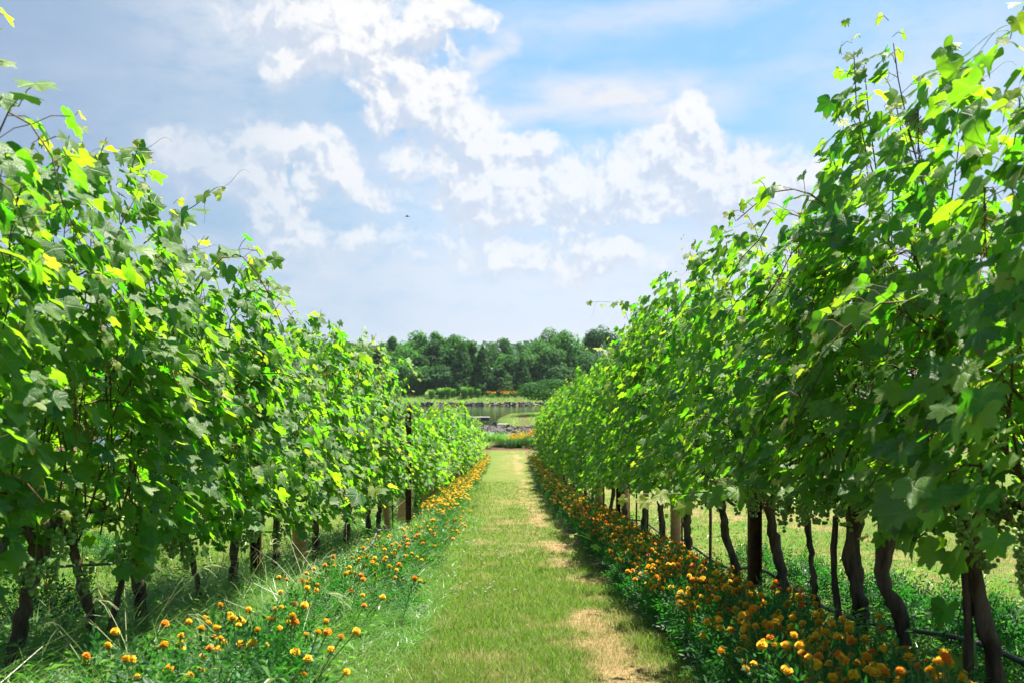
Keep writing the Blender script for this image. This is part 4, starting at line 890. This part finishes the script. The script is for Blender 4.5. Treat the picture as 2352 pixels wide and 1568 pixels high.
bush('low_shrub', at(1240, 1025, 60.4), 60.4, .95, .85, 900, .07, M_far, 'dark low shrub beside the brownish one near the right row', 'shrub', None, .15)
bush('low_shrub', at(1172, 1030, 60.5), 60.3, .9, .55, 700, .06, M_far, 'small dark green shrub before the rushes', 'shrub')
for x_, d_, h_, lb in ((1262, 66, 1.7, 'green waterside shrub behind the right end post'), (1285, 63, 2.0, 'larger waterside shrub hidden behind the right row'), (1080, 64, 1.5, 'waterside shrub behind the left end post')):
    bush('waterside_shrub', at(x_, 0, d_), d_, 1.7, h_, 1500, .09, M_far, lb, 'shrub')
sg = empty('plant_sign', (at(1160, 1030, 59.3), 59.3, g1(-.4, 59.3)), 'tiny grey plant label stuck in the mulch before the rushes', 'sign')
link('plate', MB().add(*box(-.07, .07, -.006, .006, .28, .40)).me('plate', M_sign), sg); link('stake', MB().add(*tube([[0, .02, -.1], [0, .02, .34]], .01, 6)).me('stake', M_dark), sg)
# far bank
for q, (zx, w_) in enumerate([(560, 60), (640, 90), (730, 60), (820, 80), (875, 45), (932, 40), (690, 50)]):
    x_ = (900 + zx / 3.136) / 1.0884; d_ = 169.5 + (q % 3) * .5
    clump('ornamental_grass', at(x_, 0, d_), d_, 900, rng.uniform(1.9, 2.6), w_ / 3.136 / 1.0884 / 2352 * d_ * .72, .07, M_tall, f'fountain of bright green ornamental grass on the far bank, {ordinal(sorted([560, 640, 730, 820, 875, 932, 690]).index(zx))} from the left', 'ornamental grass', .38, None, 'ornamental grasses on the far bank')
for q, (zx, w_) in enumerate([(1040, 60), (1130, 40), (1160, 30), (1215, 28)]):
    x_ = (900 + zx / 3.136) / 1.0884; clump('daylily_clump', at(x_, 0, 171), 171, 160, .95, w_ / 3.136 / 1.0884 / 2352 * 171, .06, M_mari, f'orange flowering clump on the far bank, {ordinal(q)} from the left', 'flowers', .4, (22 if w_ > 35 else 13, M_pet[0], .15), 'orange flower clumps on the far bank')
mb = MB(); n = 5200; x = rng.uniform(-34, 24, n); y = rng.uniform(165.6, 173, n); blades(mb, x, y, rng.uniform(.15, .45, n), np.full(n, .09), rng.uniform(.2, .8, n), 2, rng.random(n), np.clip(rng.normal(.15, .3, n), 0, 1))
n = 5000; x = rng.uniform(-3.4, 4.5, n); y = rng.uniform(87, 116, n); blades(mb, x, y, rng.uniform(.05, .14, n), np.full(n, .05), rng.uniform(.2, .8, n), 2, rng.random(n), np.clip(rng.normal(.3, .25, n), 0, 1))
tag(link('bank_grass', mb.me('bank_grass', M_tall)), kind='stuff')

# ------------------------------------------------------------------ trees
M_tree = {}
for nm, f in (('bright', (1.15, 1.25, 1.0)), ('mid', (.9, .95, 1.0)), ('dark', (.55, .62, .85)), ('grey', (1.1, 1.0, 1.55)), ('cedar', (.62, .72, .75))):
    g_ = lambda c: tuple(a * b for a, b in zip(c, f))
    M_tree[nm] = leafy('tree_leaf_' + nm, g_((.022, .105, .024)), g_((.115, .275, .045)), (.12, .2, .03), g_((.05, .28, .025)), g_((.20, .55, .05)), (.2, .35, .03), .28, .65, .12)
def tree(name, px_, top, w_px, d, hue, label, cat='tree', group=None, base=None, kind='round', n=2600, s=.36, trunk_vis=.12):
    x = (px_ - 1176) / 2352 * d; zb = g1(x, d) if base is None else base; zt = (860 - top) / 2352 * d; H = (zt - zb) * 1.05; R = w_px / 2352 * d / 2
    o = empty(name, (x, d, zb), label, cat, group); mb = MB(); tr = MB()
    if kind == 'cedar':
        t = rng.random(n) ** .8; a = rng.uniform(0, 6.28, n); lay = .72 + .4 * fbm(a * 1.3, t * 9, int(px_)); r = R * (1 - t) ** .75 * lay * rng.uniform(.45, 1.05, n) ** .5
        pos = np.stack([r * np.cos(a), r * np.sin(a), H * (.04 + .95 * t) - .12 * r], -1); cards(mb, pos, np.stack([np.cos(a), np.sin(a), .5 + 0 * a], -1) + rng.normal(0, .5, (n, 3)), s, rng.random(n) * (.5 + .5 * lay), 0 * t)
        tr.add(*tube([[0, 0, -.3], [.05, 0, H * .5], [0, 0, H * .97]], [.18, .1, .02], 7))
    else:
        k_ = 17 if kind == 'round' else 9; cz = H * (.50 if kind == 'round' else .70); rz = H * (.50 if kind == 'round' else .29); fork = np.array([0, 0, H * .3])
        C = []
        for q in range(k_):
            v = nrm(rng.normal(0, 1, 3) * [1, 1, .9]); C.append((np.array([0, 0, cz]) + v * [R * .66, R * .66, rz * .66], rng.uniform(.34, .52)))
        C.append((np.array([0, 0, H - rz * .5]), .5))
        tot = len(C)
        for c, f in C:
            m_ = n // tot; u = nrm(rng.normal(0, 1, (m_, 3))); rad_ = rng.random((m_, 1)) ** .25; lump = .78 + .45 * fbm(u[:, 0] * 3 + c[0], u[:, 2] * 3 + u[:, 1] * 2 + c[2], 3)
            pos = c + u * rad_ * lump[:, None] * [R * f, R * f, min(rz * f * 1.05, R * f * 1.1)]
            cards(mb, pos, u + [0, 0, .35] + rng.normal(0, .45, (m_, 3)), s, np.clip(rng.random(m_) * .6 + .4 * f + rng.normal(0, .08), 0, 1), np.zeros(m_))
            tr.add(*tube(spline([fork * .9, fork + (c - fork) * .5 + rng.normal(0, .2, 3), c], 6), np.linspace(.10, .03, 6) * H / 10, 5))
        tr.add(*tube(spline([[0, 0, -.3], [.1, 0, H * .15], fork], 6), np.linspace(.22, .14, 6) * H / 10, 8))
    link('trunk', tr.me('trunk', M_tbark, True), o); link('crown', mb.me('crown', M_tree[hue]), o); return o
def zx(a): return (900 + a / 3.136) / 1.0884
def zy(a): return (780 + a / 3.136) / 1.0884
T = [ # zoomed x, top y, width, distance, hue, kind, words
    (265, 165, 130, 186, 'mid', 'round', 'medium green rounded tree at the left of the tree line'), (430, 125, 230, 188, 'bright', 'round', 'bright green broad tree, tallest of the left group'),
    (610, 115, 170, 190, 'bright', 'round', 'tall bright green tree with a pointed shoulder left of centre'), (745, 140, 150, 188, 'mid', 'round', 'green tree with two tufts at the top left of centre'),
    (850, 165, 120, 186, 'mid', 'round', 'narrow green tree closing the left group'), (560, 205, 180, 182, 'dark', 'round', 'dark rounded tree in front of the tall bright pair'),
    (340, 265, 260, 180, 'bright', 'round', 'light green spreading tree low at the left'), (470, 330, 150, 178, 'dark', 'round', 'small dark tree with a drooping side'),
    (760, 195, 220, 179, 'mid', 'round', 'full leaved tree in front of the tufted one'), (800, 260, 260, 176, 'cedar', 'cedar', 'broad dark cedar left of centre'),
    (960, 280, 210, 175, 'cedar', 'cedar', 'dark cedar just left of the gap'), (640, 420, 190, 175, 'dark', 'round', 'low dark green tree behind the ornamental grass'),
    (450, 430, 200, 174.5, 'mid', 'round', 'low hedge-like tree at the left bank'), (330, 420, 180, 174.5, 'mid', 'round', 'low green bushy tree at the far left bank'),
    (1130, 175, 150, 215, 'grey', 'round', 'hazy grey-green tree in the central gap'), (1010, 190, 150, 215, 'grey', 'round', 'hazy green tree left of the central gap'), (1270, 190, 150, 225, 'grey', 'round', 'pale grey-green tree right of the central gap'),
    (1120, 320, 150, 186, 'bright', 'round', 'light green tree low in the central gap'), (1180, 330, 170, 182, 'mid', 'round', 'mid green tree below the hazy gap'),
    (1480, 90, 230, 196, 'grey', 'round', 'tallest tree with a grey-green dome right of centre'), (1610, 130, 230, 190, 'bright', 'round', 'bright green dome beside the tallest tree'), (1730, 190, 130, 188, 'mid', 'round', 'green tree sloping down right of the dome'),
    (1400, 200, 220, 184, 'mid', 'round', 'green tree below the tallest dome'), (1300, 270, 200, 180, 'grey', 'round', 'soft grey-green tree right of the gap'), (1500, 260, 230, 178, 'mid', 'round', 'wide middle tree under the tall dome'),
    (1900, 130, 240, 200, 'dark', 'vase', 'dark flat-topped tree rising above the right row'), (1650, 280, 220, 178, 'cedar', 'cedar', 'dark cedar right of centre'), (1450, 330, 210, 175.5, 'cedar', 'cedar', 'broad dark cedar above the small pondside tree'),
    (1270, 360, 180, 175, 'cedar', 'cedar', 'dark cedar above the orange flower clumps'), (1800, 300, 260, 178, 'dark', 'round', 'dark tree behind the right row foliage'), (1960, 330, 260, 180, 'dark', 'round', 'dark tree at the right end of the tree line'),
    (-70, 250, 200, 188, 'mid', 'round', 'green tree seen past the upper edge of the left row'), (-200, 235, 220, 190, 'dark', 'round', 'dark green tree low behind the left row crest'),
    (1090, 430, 160, 174.5, 'dark', 'round', 'low dark tree at the foot of the central gap'), (1580, 430, 200, 174.5, 'dark', 'round', 'low dark tree right of the cedar'), (180, 230, 200, 190, 'mid', 'round', 'green tree behind the left row top'), (60, 260, 200, 190, 'dark', 'round', 'dark tree beyond the left row top'),
]
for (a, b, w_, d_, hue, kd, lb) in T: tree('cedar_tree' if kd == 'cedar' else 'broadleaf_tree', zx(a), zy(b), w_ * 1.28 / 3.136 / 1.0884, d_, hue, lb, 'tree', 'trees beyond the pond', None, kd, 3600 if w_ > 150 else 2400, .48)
for q, (xx, hh, hue) in enumerate(((-36, 11, 'mid'), (-43, 12, 'dark'), (-50, 10.5, 'bright'), (-58, 12, 'mid'), (26, 11, 'mid'), (33, 10, 'dark'), (40, 11.5, 'bright'), (48, 10.5, 'mid'))):
    tree('broadleaf_tree', 1176 + xx / 184 * 2352, 860 - (hh - 3.6) / 184 * 2352, 110, 184, hue, f'tree of the far bank hidden behind the {"left" if xx < 0 else "right"} row, {ordinal(q % 4)} from the middle', 'tree', 'trees beyond the pond', None, 'round', 1500, .5)
bush('flowering_shrub', at(zx(1135), 0, 173), 173, 3.6, 3.0, 700, .25, M_tree['grey'], 'pale blossoming shrub against the dark foot of the trees', 'shrub', None, .5)
# pondside crape myrtle on the tongue of land
tree('pondside_tree', zx(1475), zy(535), 150, 106, 'cedar', 'small spreading tree by the pond, standing clear before the far bank', 'tree', None, None, 'vase', 4200, .22)
tree('pondside_tree', zx(1690), zy(600), 60, 112, 'mid', 'light green bushy tree half hidden behind the right row', 'tree', None, None, 'round', 1200, .22)
# low shed roof at the right bank
sh_ = empty('shed', (at(1345, 0, 160) , 167.5, -4.0), 'low dark shed roof showing between the right row and the tree line', 'shed'); b = MB().add(*box(-2, 2, -1.5, 1.5, 0, 2.1)); link('wall', b.me('wall', M_dwood), sh_)
link('roof', MB().add([[-2.4, -1.9, 2.103], [2.4, -1.9, 2.103], [2.4, 1.9, 2.103], [-2.4, 1.9, 2.103], [-2.4, 0, 2.5], [2.4, 0, 2.5]], [np.array([[0, 1, 5, 4], [3, 4, 5, 2], [0, 3, 2, 1]]), np.array([[0, 4, 3], [1, 2, 5]])]).me('roof', M_dwood), sh_)
# wooded ridge far off
mb = MB(); n = 9000; x = rng.uniform(-420, 420, n); d_ = rng.uniform(560, 640, n); hgt = 15 + 8 * fbm(x * .012, d_ * .01, 3) + 7 * (fbm(x * .07, d_ * .05, 8) - .3); z = -3 + hgt * rng.random(n) ** .35
cards(mb, np.stack([x, d_, z], -1), np.stack([0 * x, -.6 + 0 * x, .7 + 0 * x], -1) + rng.normal(0, .4, (n, 3)), 4.5, rng.random(n), 0 * x)
tag(link('distant_woods', mb.me('distant_woods', M_tree['dark'])), kind='stuff')
# bird
bd = empty('bird', W3(935, 497, 60), 'small dark bird gliding in the clouded sky', 'bird')
bd.scale = (.75,) * 3
link('body', MB().add(*tube(spline([[-.16, 0, 0], [-.05, 0, .015], [.08, 0, 0], [.2, 0, .01]], 9), [.012, .03, .045, .05, .048, .04, .025, .02, .03], 8)).me('body', M_bird, True), bd)
for s in (-1, 1): link('wing', mesh('wing', [[-.05, s * .02, .02], [.06, s * .02, .02], [.09, s * .2, .07], [.02, s * .38, .05], [.0, s * .2, .06], [-.05, s * .02, .03], [.06, s * .02, .03], [.09, s * .2, .08], [.0, s * .2, .07]], [np.array([[0, 1, 2, 4], [5, 8, 7, 6]]), np.array([[4, 2, 3], [8, 3, 7]])], M_bird), bd)

# ------------------------------------------------------------------ air: one even volume round the whole place
hm, ht_, ho = mat('summer_haze')
pv = ht_.n('ShaderNodeVolumePrincipled', {'Color': (.80, .88, 1.0, 1), 'Density': .0001, 'Anisotropy': .35})
ht_.link(pv.outputs[0], ho.inputs['Volume'])
V, F = box(-12000, 12000, -300, 12000, -8, 45)
tag(link('haze', mesh('haze', V, F, hm)), kind='stuff')
